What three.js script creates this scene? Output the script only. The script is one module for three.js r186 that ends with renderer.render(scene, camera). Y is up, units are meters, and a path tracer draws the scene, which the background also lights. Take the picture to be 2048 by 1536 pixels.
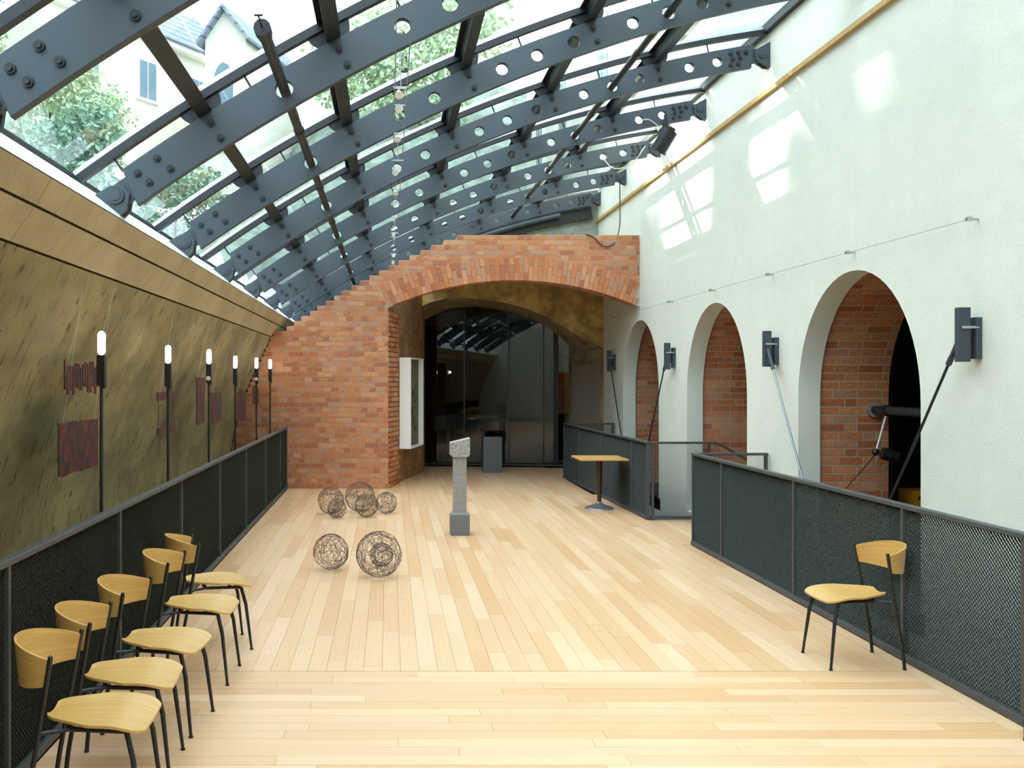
import * as THREE from 'three';
import { mergeGeometries, toCreasedNormals } from 'three/addons/utils/BufferGeometryUtils.js';
import { RoundedBoxGeometry } from 'three/addons/geometries/RoundedBoxGeometry.js';

// ---------------------------------------------------------------- camera, sky, sun, exposure
const scene = new THREE.Scene();
const camera = new THREE.PerspectiveCamera(2 * Math.atan(778 / 2000) * 180 / Math.PI, 2542 / 1556, 0.05, 400);
camera.position.set(0, 1.8, 0);                       // looks straight down the hall; the lens is shifted
camera.setViewOffset(2542, 1556, 494, 20, 2048, 1536);
scene.background = new THREE.Color().setRGB(0.90, 0.98, 1.05);
scene.backgroundIntensity = 3.4;
const sun = new THREE.DirectionalLight(new THREE.Color().setRGB(1.0, 0.95, 0.84), 16);
sun.position.set(-40, 22, -44);                       // low sun, far left, towards the brick end of the hall
sun.target.position.set(0, 0, -10);
sun.castShadow = true;
Object.assign(sun.shadow.camera, { left: -40, right: 40, top: 40, bottom: -40, near: 1, far: 150 });
sun.shadow.mapSize.set(2048, 2048);
sun.shadow.radius = 2;
scene.add(sun, sun.target);
const renderer = new THREE.WebGLRenderer({ antialias: true });
renderer.shadowMap.enabled = true;
renderer.toneMapping = THREE.LinearToneMapping;
renderer.toneMappingExposure = 1.72;

// ---------------------------------------------------------------- helpers
let seed = 12345;
const rnd = () => { seed = (seed + 0x6d2b79f5) | 0; let t = Math.imul(seed ^ (seed >>> 15), 1 | seed); t = (t + Math.imul(t ^ (t >>> 7), 61 | t)) ^ t; return ((t ^ (t >>> 14)) >>> 0) / 4294967296; };
const rr = (a, b) => a + (b - a) * rnd();
const V = (x, y, z) => new THREE.Vector3(x, y, z);
const names = new Map();
const numbered = (n) => { const k = names.get(n) || 0; names.set(n, k + 1); return k ? n + '_' + String(k).padStart(3, '0') : n; };
function tag(o, label, category, group, kind) {
  o.userData = { label, category };
  if (group) o.userData.group = group;
  if (kind) o.userData.kind = kind;
  return o;
}
const shade = (o) => { o.traverse((m) => { if (m.isMesh) { m.castShadow = true; m.receiveShadow = true; } }); return o; };
function part(name, geo, mat, parent) { const m = new THREE.Mesh(geo, mat); m.name = name; m.castShadow = m.receiveShadow = true; parent.add(m); return m; }
function thing(name, label, category, pos = [0, 0, 0], turn = 0, group) {
  const g = new THREE.Group(); g.name = numbered(name); g.position.set(...pos); g.rotation.y = turn; scene.add(g);
  return tag(g, label, category, group);
}
function one(name, geo, mat, label, category, group) { const m = part(numbered(name), geo, mat, scene); return tag(m, label, category, group); }
function struct(name, geo, mat, label, category) { const m = part(name, geo, mat, scene); return tag(m, label, category, null, 'structure'); }
function structGroup(name, label, category) { const g = new THREE.Group(); g.name = name; scene.add(g); return tag(g, label, category, null, 'structure'); }
function copyOf(o, name, label) { const c = o.clone(); c.name = numbered(name); c.userData = { ...o.userData, label }; scene.add(c); return c; }
const box = (x0, x1, y0, y1, z0, z1) => { const g = new THREE.BoxGeometry(Math.abs(x1 - x0), Math.abs(y1 - y0), Math.abs(z1 - z0)); g.translate((x0 + x1) / 2, (y0 + y1) / 2, (z0 + z1) / 2); metricUV(g); return g; };
function metricUV(g) {                                 // uv in metres from the face direction
  const p = g.attributes.position, n = g.attributes.normal, uv = new Float32Array(p.count * 2);
  for (let i = 0; i < p.count; i++) {
    const ax = Math.abs(n.getX(i)), ay = Math.abs(n.getY(i)), az = Math.abs(n.getZ(i));
    if (ax >= ay && ax >= az) { uv[2 * i] = p.getZ(i); uv[2 * i + 1] = p.getY(i); }
    else if (ay >= az) { uv[2 * i] = p.getX(i); uv[2 * i + 1] = p.getZ(i); }
    else { uv[2 * i] = p.getX(i); uv[2 * i + 1] = p.getY(i); }
  }
  g.setAttribute('uv', new THREE.BufferAttribute(uv, 2));
  return g;
}
const flat = (g) => (g.index ? g.toNonIndexed() : g);
const merge = (list) => mergeGeometries(list.map((g) => { const f = flat(g); for (const k of Object.keys(f.attributes)) if (!['position', 'normal', 'uv', 'color'].includes(k)) f.deleteAttribute(k); return f; }));
function tube(points, r, sides = 6, segs = 0, closed = false) {
  const c = new THREE.CatmullRomCurve3(points, closed, 'catmullrom', 0.5);
  return new THREE.TubeGeometry(c, segs || Math.max(2, points.length * 5), r, sides, closed);
}
function rod(a, b, r, sides = 8, r2 = r) {             // straight bar, capped
  const d = b.clone().sub(a), g = new THREE.CylinderGeometry(r2, r, d.length(), sides);
  g.translate(0, d.length() / 2, 0);
  g.applyQuaternion(new THREE.Quaternion().setFromUnitVectors(V(0, 1, 0), d.normalize()));
  g.translate(a.x, a.y, a.z);
  return g;
}
function poly(points, holes = []) {
  const s = new THREE.Shape(points.map(([x, y]) => new THREE.Vector2(x, y)));
  for (const h of holes) s.holes.push(h instanceof THREE.Path ? h : new THREE.Path(h.map(([x, y]) => new THREE.Vector2(x, y))));
  return s;
}
// a shape in x and y pushed along the hall between two distances from the camera
function pushD(shape, d0, d1, seg = 12) { const g = new THREE.ExtrudeGeometry(shape, { depth: d1 - d0, bevelEnabled: false, curveSegments: seg }); g.translate(0, 0, -d1); return metricUV(g); }
// a shape drawn in distance and height pushed across between two x
function pushX(shape, x0, x1, seg = 24) { const g = new THREE.ExtrudeGeometry(shape, { depth: x1 - x0, bevelEnabled: false, curveSegments: seg }); g.rotateY(Math.PI / 2); g.translate(x0, 0, 0); return metricUV(g); }

// ---------------------------------------------------------------- textures and materials
function lattice(n, s) { const a = new Float32Array(n * n); let q = s; for (let i = 0; i < a.length; i++) { q = (q * 1664525 + 1013904223) >>> 0; a[i] = q / 4294967296; } return a; }
function noiseFn(cx, cy, s) {                          // tileable value noise over 0..1
  const n = Math.max(cx, cy), a = lattice(n, s), f = (t) => t * t * (3 - 2 * t);
  return (u, v) => {
    const x = u * cx, y = v * cy, x0 = Math.floor(x), y0 = Math.floor(y), fx = f(x - x0), fy = f(y - y0);
    const g = (i, j) => a[(((j % cy) + cy) % cy) * n + (((i % cx) + cx) % cx)];
    return (g(x0, y0) * (1 - fx) + g(x0 + 1, y0) * fx) * (1 - fy) + (g(x0, y0 + 1) * (1 - fx) + g(x0 + 1, y0 + 1) * fx) * fy;
  };
}
function tex(w, h, fn, color = true) {
  const d = new Uint8Array(w * h * 4);
  for (let y = 0; y < h; y++) for (let x = 0; x < w; x++) { const c = fn(x / w, y / h), i = (y * w + x) * 4; for (let k = 0; k < 3; k++) d[i + k] = Math.max(0, Math.min(255, Math.round((Array.isArray(c) ? c[k] : c) * 255))); d[i + 3] = 255; }
  const t = new THREE.DataTexture(d, w, h, THREE.RGBAFormat);
  t.wrapS = t.wrapT = THREE.RepeatWrapping; t.magFilter = THREE.LinearFilter; t.minFilter = THREE.LinearMipmapLinearFilter; t.generateMipmaps = true;
  if (color) t.colorSpace = THREE.SRGBColorSpace;
  t.needsUpdate = true;
  return t;
}
const rep = (t, a, b = a) => { const c = t.clone(); c.repeat.set(a, b); c.needsUpdate = true; return c; };
const std = (o) => new THREE.MeshStandardMaterial({ roughness: 0.7, ...o });
const N = { a: noiseFn(8, 8, 11), b: noiseFn(24, 24, 23), c: noiseFn(90, 90, 37), d: noiseFn(6, 60, 41), e: noiseFn(10, 160, 53), f: noiseFn(220, 220, 67), g: noiseFn(3, 3, 71), h: noiseFn(14, 70, 83), i: noiseFn(26, 170, 97) };

const plasterTex = tex(512, 512, (u, v) => { const t = 0.965 + 0.018 * (N.a(u, v) - 0.5) + 0.018 * (N.b(u, v) - 0.5) + 0.02 * (N.f(u, v) - 0.5); return [t, t, t]; });
const grainBump = tex(512, 512, (u, v) => 0.5 * N.f(u, v) + 0.3 * N.c(u, v) + 0.2 * N.b(u, v), false);
const concreteTex = tex(1024, 1024, (u, v) => {        // u runs up the wall, v along it: rain streaks and stains
  let t = 0.86 + 0.16 * (N.a(u, v) - 0.5) + 0.12 * (N.b(u, v) - 0.5) + 0.07 * (N.f(u, v) - 0.5);
  const s = N.h(u, v) * 0.6 + N.i(u, v) * 0.4; if (s > 0.62) t -= (s - 0.62) * 0.6;
  const k = N.c(u * 0.5, v) * N.i(u, v); if (k > 0.52) t -= (k - 0.52) * 1.0;
  return [t, t * (0.985 + 0.02 * N.a(v, u)), t * (0.95 + 0.05 * N.b(v, u))];
});
const concreteSmoothTex = tex(512, 512, (u, v) => { let t = 0.93 + 0.08 * (N.a(u, v) - 0.5) + 0.05 * (N.b(u, v) - 0.5) + 0.05 * (N.f(u, v) - 0.5); const s = N.e(u, v); if (s > 0.9) t -= (s - 0.9) * 1.2; return [t, t * 0.995, t * 0.98]; });
const greyConcreteTex = tex(512, 512, (u, v) => { let t = 0.85 + 0.2 * (N.a(u, v) - 0.5) + 0.12 * (N.b(u, v) - 0.5) + 0.1 * (N.f(u, v) - 0.5); const k = N.c(u, v); if (k > 0.86) t -= (k - 0.86) * 1.5; return [t, t, t]; });
const brickTex = tex(256, 128, (u, v) => { let t = 0.9 + 0.18 * (N.a(u, v) - 0.5) + 0.14 * (N.b(u, v) - 0.5) + 0.1 * (N.c(u, v) - 0.5); return [t, t, t]; });
const woodTex = tex(256, 1024, (u, v) => {             // u across the board, v along it
  const w = u + 0.04 * N.a(u, v); const s = 0.5 * N.e(v * 0.4, w * 0.35) + 0.3 * N.d(v, w) + 0.2 * N.e(v, w);
  const t = 0.93 + 0.13 * (s - 0.5) + 0.03 * (N.f(u, v * 0.3) - 0.5);
  return [t, t * (0.99 - 0.02 * (1 - s)), t * (0.97 - 0.05 * (1 - s))];
});
const rustTex = tex(256, 256, (u, v) => { const s = N.a(u, v) * 0.5 + N.b(u, v) * 0.35 + N.c(u, v) * 0.15, k = N.d(v, u); const q = Math.max(0, Math.min(1, (s - 0.28) * 2.3)); return [0.27 + 0.36 * q, 0.2 + 0.2 * q * k + 0.03 * (1 - q), 0.17 + 0.08 * k + 0.06 * (1 - q)]; });
const stoneTex = tex(256, 256, (u, v) => { let t = 0.82 + 0.2 * (N.b(u, v) - 0.5) + 0.2 * (N.f(u, v) - 0.5); const k = N.c(u, v); if (k > 0.84) t -= (k - 0.84) * 2.2; return [t, t, t * 1.0]; });
const tunnelTex = tex(512, 512, (u, v) => { const t = 0.85 + 0.25 * (N.a(u, v) - 0.5) + 0.22 * (N.b(u, v) - 0.5) + 0.08 * (N.f(u, v) - 0.5); return [t, t * 0.98, t * 0.93]; });

const M = {
  plaster: std({ color: '#dedfd3', map: rep(plasterTex, 0.35), bumpMap: rep(grainBump, 1.2), bumpScale: 0.0025, roughness: 0.9 }),
  concrete: std({ color: '#a5966c', map: rep(concreteTex, 0.42, 0.3), bumpMap: rep(concreteTex, 0.42, 0.3), bumpScale: 0.006, roughness: 0.85 }),
  concreteTop: std({ color: '#bfae8d', map: rep(concreteSmoothTex, 0.5), roughness: 0.85 }),
  joint: std({ color: '#4a4030', roughness: 1 }),
  grey: std({ color: '#a8ada6', map: rep(greyConcreteTex, 0.6), bumpMap: rep(greyConcreteTex, 0.6), bumpScale: 0.004, roughness: 0.95 }),
  mortar: std({ color: '#b8ab98', bumpMap: rep(grainBump, 4), bumpScale: 0.003, roughness: 1 }),
  tunnel: std({ color: '#d0b278', map: rep(tunnelTex, 0.5), bumpMap: rep(tunnelTex, 0.5), bumpScale: 0.006, roughness: 0.95 }),
  splay: std({ color: '#b58c64', map: rep(tunnelTex, 0.7), bumpMap: rep(tunnelTex, 0.7), bumpScale: 0.006, roughness: 0.95 }),
  tunnelGrey: std({ color: '#ab9a80', map: rep(tunnelTex, 0.5), roughness: 0.95 }),
  steel: std({ color: '#3b454d', roughness: 0.5, metalness: 0.15, bumpMap: rep(grainBump, 6), bumpScale: 0.0004 }),
  steelDark: std({ color: '#23272b', roughness: 0.5, metalness: 0.2 }),
  black: std({ color: '#15161a', roughness: 0.45 }),
  mesh: std({ color: '#3c3f39', roughness: 0.6, metalness: 0.3, side: THREE.DoubleSide }),
  rail: std({ color: '#4a4c4e', roughness: 0.5, metalness: 0.3 }),
  aluminium: std({ color: '#c9d3dc', roughness: 0.35, metalness: 0.6 }),
  chrome: std({ color: '#b9bec4', roughness: 0.25, metalness: 0.9 }),
  castAlu: std({ color: '#8f979e', roughness: 0.38, metalness: 0.75 }),
  white: std({ color: '#eef0ee', roughness: 0.6 }),
  sill: std({ color: '#e8ecf0', roughness: 0.5 }),
  ledge: std({ color: '#c4a46c', map: rep(woodTex, 0.5), roughness: 0.7 }),
  stone: std({ color: '#b9b5b0', map: rep(stoneTex, 2), bumpMap: rep(stoneTex, 2), bumpScale: 0.004, roughness: 0.95 }),
  stoneDark: std({ color: '#8e8e91', map: rep(stoneTex, 2), bumpMap: rep(stoneTex, 2), bumpScale: 0.003, roughness: 0.95 }),
  rust: std({ color: '#b8a398', map: rep(rustTex, 2.2), roughness: 0.8, metalness: 0.1 }),
  wire: std({ color: '#64544f', roughness: 0.6, metalness: 0.4 }),
  glass: new THREE.MeshPhysicalMaterial({ color: '#e2f0f2', transmission: 1, thickness: 0, roughness: 0.02, ior: 1.5 }),
  darkGlass: new THREE.MeshPhysicalMaterial({ color: '#cfd8d4', transmission: 1, thickness: 0, roughness: 0.01, ior: 1.55 }),
  acrylic: std({ color: '#565b61', roughness: 0.3 }),
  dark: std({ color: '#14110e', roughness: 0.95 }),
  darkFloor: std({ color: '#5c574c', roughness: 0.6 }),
  slab: std({ color: '#34322f', roughness: 0.9 }),
  seat: std({ color: '#d4a962', map: rep(woodTex, 1, 1), roughness: 0.38 }),
  seatEdge: std({ color: '#b98a52', roughness: 0.6 }),
  tableTop: std({ color: '#cfa05c', map: rep(woodTex, 1, 1), roughness: 0.4 }),
  brownWood: std({ color: '#3a1d16', roughness: 0.4 }),
  bulb: std({ color: '#ffffff', emissive: new THREE.Color(1, 0.97, 1), emissiveIntensity: 2.2, roughness: 0.4 }),
  cable: std({ color: '#1b1b1c', roughness: 0.7 }),
  paleCable: std({ color: '#c8c8b4', roughness: 0.6 }),
  opal: std({ color: '#e9e7e4', roughness: 0.25 }),
  yellow: std({ color: '#d9940f', roughness: 0.6 }),
  yellowDull: std({ color: '#8c6a14', roughness: 0.7 }),
  red: std({ color: '#7d1a0a', roughness: 0.7 }),
  facade: std({ color: '#d9d5c8', map: rep(plasterTex, 0.2), roughness: 0.95 }),
  facadeTrim: std({ color: '#e6e4da', roughness: 0.9 }),
  roofTile: std({ color: '#8f99a8', map: rep(tex(128, 128, (u, v) => { const r = (v * 8) % 1; const t = 0.85 - (r < 0.15 ? 0.25 : 0) + 0.15 * (N.b(u, v) - 0.5); return [t, t, t]; }), 0.4), roughness: 0.85 }),
  windowDark: std({ color: '#6f8390', roughness: 0.15 }),
  grass: std({ color: '#8ea39a', map: rep(tunnelTex, 0.3), roughness: 1 }),
  leaf: std({ color: '#a5b893', roughness: 0.8, side: THREE.DoubleSide }),
  leafDark: std({ color: '#84a089', roughness: 0.85, side: THREE.DoubleSide }),
  bark: std({ color: '#5b4a3a', roughness: 1 }),
  paving: std({ color: '#b9bcba', map: rep(greyConcreteTex, 0.5), roughness: 0.9 }),
  artGround: std({ color: '#8a8570', map: rep(tunnelTex, 1.3), bumpMap: rep(tunnelTex, 3), bumpScale: 0.01, roughness: 0.95 }),
  doorWood: std({ color: '#b06a28', map: rep(woodTex, 1), roughness: 0.5 }),
  doorGrey: std({ color: '#857c72', roughness: 0.7 }),
};
const BRICKS = ['#d48350', '#dc905c', '#c87445', '#d6885e', '#cd7c4a', '#dd9b70', '#bb6a45', '#cb8d6e'].map((c) => std({ color: c, map: brickTex, bumpMap: brickTex, bumpScale: 0.003, roughness: 0.6 }));
const brickMerged = std({ color: '#ffffff', map: brickTex, bumpMap: brickTex, bumpScale: 0.003, roughness: 0.6, vertexColors: true });
const PLANKS = ['#e7c099', '#ebc7a2', '#e3b990', '#e8c29d', '#eecbab', '#e5bc96', '#eac4a0', '#dfb288'].map((c, i) => { const t = woodTex.clone(); t.repeat.set(1, 1); t.offset.set(0.13 * i, 0.21 * i); t.needsUpdate = true; return std({ color: c, map: t, roughness: 0.34 }); });
const plankMerged = std({ color: '#ffffff', map: woodTex, roughness: 0.34, vertexColors: true });
const unitBox = new THREE.BoxGeometry(1, 1, 1);

// many alike pieces: the first `most` (largest in view) are meshes of their own, the rest one merged part
function layPieces(parent, pieces, mats, mergedMat, name, restName, most) {
  pieces.sort((a, b) => a.rank - b.rank);
  const rest = [];
  pieces.forEach((p, i) => {
    if (i < most) {
      const m = new THREE.Mesh(unitBox, mats[p.v]); m.name = name; m.position.copy(p.pos); m.scale.copy(p.size); if (p.quat) m.quaternion.copy(p.quat); m.castShadow = m.receiveShadow = true; parent.add(m);
    } else {
      const g = unitBox.toNonIndexed(); g.applyMatrix4(new THREE.Matrix4().compose(p.pos, p.quat || new THREE.Quaternion(), p.size));
      const c = mats[p.v].color, a = new Float32Array(g.attributes.position.count * 3); for (let k = 0; k < a.length; k += 3) { a[k] = c.r; a[k + 1] = c.g; a[k + 2] = c.b; }
      g.setAttribute('color', new THREE.BufferAttribute(a, 3)); rest.push(g);
    }
  });
  if (rest.length) { const m = part(restName, mergeGeometries(rest), mergedMat, parent); m.userData.kind = 'stuff'; }
}

// ---------------------------------------------------------------- measures (metres; D is the distance from the camera along the hall)
const XL = -1.68, XR = 3.26, XW = 4.13, DB = 16.44, DG = 20.6;
const RC = { x: 5.979, y: -7.888, r: 13.345 };          // circle of the roof ribs
const onArc = (x, off = 0) => { const r = RC.r + off, c = (x - RC.x) / r; return RC.y + r * Math.sqrt(1 - c * c); };
const angOf = (x, off = 0) => Math.acos((x - RC.x) / (RC.r + off));
const atAng = (a, off = 0) => [RC.x + (RC.r + off) * Math.cos(a), RC.y + (RC.r + off) * Math.sin(a)];
const arcPts = (a0, a1, off, n = 28) => Array.from({ length: n + 1 }, (_, i) => atAng(a0 + (a1 - a0) * i / n, off));
const RIBS = [-0.03, 2.15, 4.33, 6.51, 8.69, 10.87, 13.05, 15.23, 17.41, 19.5];

// ---------------------------------------------------------------- floor
{
  const floor = structGroup('floor', 'pale maple strip floor of the hall', 'floor');
  const slabs = [box(XR, XW, -0.3, -0.022, -5.13, 2.4), box(XL, XR + 0.07, -0.3, -0.022, -12.77, 2.4), box(XR, XW, -0.3, -0.022, -12.77, -10.84), box(XL, 3.34, -0.3, -0.022, -DB, -12.77), box(-0.01, 3.26, -0.3, -0.022, -DG - 0.1, -DB), box(3.2, XW, -0.3, -0.022, -DG - 0.1, -18.2)];
  part('slab', merge(slabs), M.slab, floor);
  const w = 0.115, pieces = [];
  const add = (x, d0, d1, cross) => {
    const len = d1 - d0; if (len < 0.04) return;
    const v = Math.floor(rnd() * PLANKS.length), lift = -0.011 + rr(-0.0004, 0.0004);
    if (!cross) pieces.push({ pos: V(x, lift, -(d0 + d1) / 2), size: V(w - 0.0016, 0.022, len - 0.0016), v, rank: d0 });
    else pieces.push({ pos: V((d0 + d1) / 2, lift, -x), size: V(w - 0.0016, 0.022, len - 0.0016), quat: new THREE.Quaternion().setFromAxisAngle(V(0, 1, 0), Math.PI / 2), v, rank: x > 4.45 && x < 6.2 ? x : 100 - x });
  };
  for (let i = 0; i < 51; i++) {                        // boards along the hall
    const x = XL + 0.03 + w * (i + 0.5);
    let from = 6.16, to = x < 0 ? DB : Math.min(DG, x < 0.7 ? 16.84 + x / 0.229 * 0.973 : DG);
    if (x > 3.13) { if (x > 3.3) { from = 10.86; to = 12.76; } else { to = Math.min(18.2, 12.77 + (3.32 - x - 0.02) / 0.0221); from = 10.86; } }
    if (x > XW - 0.05) continue;
    if (x > 3.16 && x < 3.6) { add(x, 18.24, 19.3); add(x, 19.3, 20.25); }
    let d = from - rr(0, 1.1);
    while (d < to) { const e = d + rr(0.9, 1.75); add(x, Math.max(d, from), Math.min(e, to)); d = e; }
  }
  for (let j = 0; j < 73; j++) {                        // boards across, nearer the camera
    const d = 6.155 - w * (j + 0.5); let x = XL + 0.03 - rr(0, 1.1); const to = d > 5.1 ? 3.18 : XW - 0.005;
    while (x < to) { const e = x + rr(0.9, 1.75); add(d, Math.max(x, XL + 0.03), Math.min(e, to), true); x = e; }
  }
  for (let d = 5.05; d < 10.8; d += 1.5) add(3.2385, d, Math.min(d + 1.5, 10.84));
  layPieces(floor, pieces, PLANKS, plankMerged, 'plank', 'planking', 300);
}
struct('floor_lower', box(-2.7, XW, -3.1, -3.0, -20, 2.4), M.slab, 'dark floor of the storey below, seen through the stair gaps', 'floor');

// ---------------------------------------------------------------- left concrete wall, leaning in
{
  const wall = structGroup('wall_left', 'leaning curved concrete wall behind the left railing', 'wall');
  const curve = new THREE.CatmullRomCurve3([[-2.66, -3], [-2.66, -1.2], [-2.64, 0], [-2.585, 0.68], [-2.52, 0.99], [-2.38, 1.48], [-2.215, 1.9], [-1.935, 2.49]].map(([x, y]) => V(x, y, 0)), false, 'centripetal');
  const lower = curve.getPoints(46).map((p) => [p.x, p.y]);
  const strips = [[lower, M.concrete], [[[-1.928, 2.503], [-1.87, 2.59], [-1.808, 2.676]], M.concreteTop], [[[-1.8, 2.69], [-1.76, 2.755], [-1.72, 2.825]], M.concreteTop]];
  const joints = [-2.4, 1.7, 5.1, 8.5, 11.9, 15.3, 19.7];
  for (const [pts, mat] of strips) {
    const out = pts.map((p, i) => { const a = pts[Math.max(0, i - 1)], b = pts[Math.min(pts.length - 1, i + 1)], dx = b[0] - a[0], dy = b[1] - a[1], l = Math.hypot(dx, dy); return [p[0] - 0.1 * dy / l, p[1] + 0.1 * dx / l]; });
    const s = poly([...pts, ...out.reverse()]);
    for (let i = 0; i < joints.length - 1; i++) {
      const g = new THREE.ExtrudeGeometry(s, { depth: joints[i + 1] - joints[i] - 0.006, bevelEnabled: false }); g.translate(0, 0, -joints[i + 1]);
      const p = g.attributes.position, uv = new Float32Array(p.count * 2);
      for (let k = 0; k < p.count; k++) { uv[2 * k] = p.getY(k) * 1.15; uv[2 * k + 1] = p.getZ(k); }
      g.setAttribute('uv', new THREE.BufferAttribute(uv, 2));
      part('concrete_panel', toCreasedNormals(g, 0.5), mat, wall);
    }
  }
  const all = [...lower, [-1.87, 2.59], [-1.76, 2.755], [-1.73, 2.81]];
  const inner = all.map((p, i) => { const a = all[Math.max(0, i - 1)], b = all[Math.min(all.length - 1, i + 1)], dx = b[0] - a[0], dy = b[1] - a[1], l = Math.hypot(dx, dy); return [p[0] - 0.03 * dy / l, p[1] + 0.03 * dx / l]; });
  part('joint_filling', pushD(poly([...inner, [-2.0, 2.98], [-2.3, 2.9], [-3.1, 2.0], [-3.1, -3]]), -2.4, 19.7), M.joint, wall);
}
struct('trim_1', pushD(poly([[-1.718, 2.83], [-1.735, 2.86], [-2.0, 3.07], [-2.08, 3.06], [-2.08, 2.95], [-1.95, 2.95]]), -2.4, 19.6), M.sill, 'white metal sill between the concrete wall and the roof glass', 'sill');

// ---------------------------------------------------------------- right plaster wall with three arches
const ARCH = [8.92, 12.68, 16.44];
function archPath(c, r, spring, bottom, n = 28) {      // outline in distance and height
  const p = [[c - r, bottom], [c + r, bottom]];
  for (let i = 0; i <= n; i++) { const a = Math.PI * i / n; p.push([c + r * Math.cos(a), spring + r * Math.sin(a)]); }
  return p;
}
{
  const holes = ARCH.map((c) => archPath(c, 1.16, 1.605, -0.02));
  struct('wall_right', pushX(poly([[-2.5, -3.05], [20.9, -3.05], [20.9, 9.5], [-2.5, 9.5]], holes), XW, 4.35), M.plaster, 'tall white plastered wall with three arches', 'wall');
  struct('trim_2', pushX(poly([[-2.4, 4.885], [19.7, 4.885], [19.7, 4.935], [-2.4, 4.935]]), XW - 0.045, XW + 0.01), M.ledge, 'narrow tan ledge running along the white wall below the roof', 'trim');
  ARCH.forEach((c, i) => {                              // brick passages behind the arches
    const g = structGroup('wall_passage_' + (i + 1), ['brick lined passage inside the nearest arch', 'brick lined passage inside the middle arch', 'brick lined passage inside the farthest arch'][i], 'brick passage');
    part('mortar_bed', pushX(poly([[c - 1.6, -3], [c + 1.6, -3], [c + 1.6, 3.3], [c - 1.6, 3.3]], [archPath(c, 1.2, 1.605, -0.25)]), 4.36, 5.06), M.mortar, g);
    const pieces = [], X0 = 4.365, X1 = 5.065, pitch = 0.0855, r = 1.2, jamb = 1.605, nj = Math.round(jamb / pitch), na = Math.round(Math.PI * r / 2 / pitch);
    for (const side of [1, -1]) for (let k = 0; k < nj + na; k++) {
      let pos, quat = new THREE.Quaternion();
      if (k < nj) { pos = V(0, (k + 0.5) * jamb / nj, -(c + side * (r + 0.042))); if (side < 0) quat.setFromAxisAngle(V(1, 0, 0), 0); }
      else { const a = (k - nj + 0.5) * (Math.PI / 2) / na, rad = r + 0.042; pos = V(0, jamb + rad * Math.sin(a), -(c + side * rad * Math.cos(a))); quat.setFromAxisAngle(V(1, 0, 0), -side * -a * 1); quat.setFromAxisAngle(V(1, 0, 0), side * a); }
      const rows = [[0.25, 0.125, 0.25, 0.2], [0.125, 0.25, 0.25, 0.2], [0.19, 0.25, 0.125, 0.2]][k % 3];
      let x = X0;
      for (const L of rows) {
        const e = Math.min(x + L, X1); if (e - x > 0.03) pieces.push({ pos: V((x + e) / 2, pos.y, pos.z), size: V(e - x - 0.013, pitch - 0.015, 0.09 + rr(0, 0.004)), quat: quat.clone(), v: Math.floor(rnd() * BRICKS.length), rank: side > 0 ? k : 100 + k });
        x = e;
      }
    }
    layPieces(g, pieces, BRICKS, brickMerged, 'brick', 'brickwork', 300);
  });
  // passage floors; the middle arch leads down a stair
  struct('floor_passage_1', box(XW, 5.06, -0.2, -0.02, -10.2, -7.7), M.slab, 'dark threshold slab inside the nearest arch', 'floor');
  struct('floor_passage_2', box(XW, 5.06, -0.2, -0.02, -17.65, -15.2), M.slab, 'dark threshold slab inside the farthest arch', 'floor');
  const st = structGroup('floor_stair', 'dark steps going down through the middle arch', 'stairs');
  for (let k = 0; k < 7; k++) part('tread', box(4.2 + k * 0.26, 4.47 + k * 0.26, -0.19 - k * 0.18, -0.02 - k * 0.18, -13.85, -11.5), M.slab, st);
  // unlit room beyond the passages
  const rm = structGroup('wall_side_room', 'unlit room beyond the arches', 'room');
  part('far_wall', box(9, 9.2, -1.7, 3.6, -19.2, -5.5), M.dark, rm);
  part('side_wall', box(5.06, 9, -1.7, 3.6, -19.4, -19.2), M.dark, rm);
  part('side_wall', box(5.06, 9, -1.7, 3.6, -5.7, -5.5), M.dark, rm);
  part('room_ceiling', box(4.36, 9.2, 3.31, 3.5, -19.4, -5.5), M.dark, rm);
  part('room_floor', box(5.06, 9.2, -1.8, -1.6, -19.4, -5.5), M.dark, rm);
  part('front_wall', pushX(poly([[5.5, -1.7], [19.4, -1.7], [19.4, 3.4], [5.5, 3.4]], ARCH.map((c, i) => archPath(c, 1.24, 1.605, i === 1 ? -1.69 : -0.21))), 5.066, 5.12), M.dark, rm);
}

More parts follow.
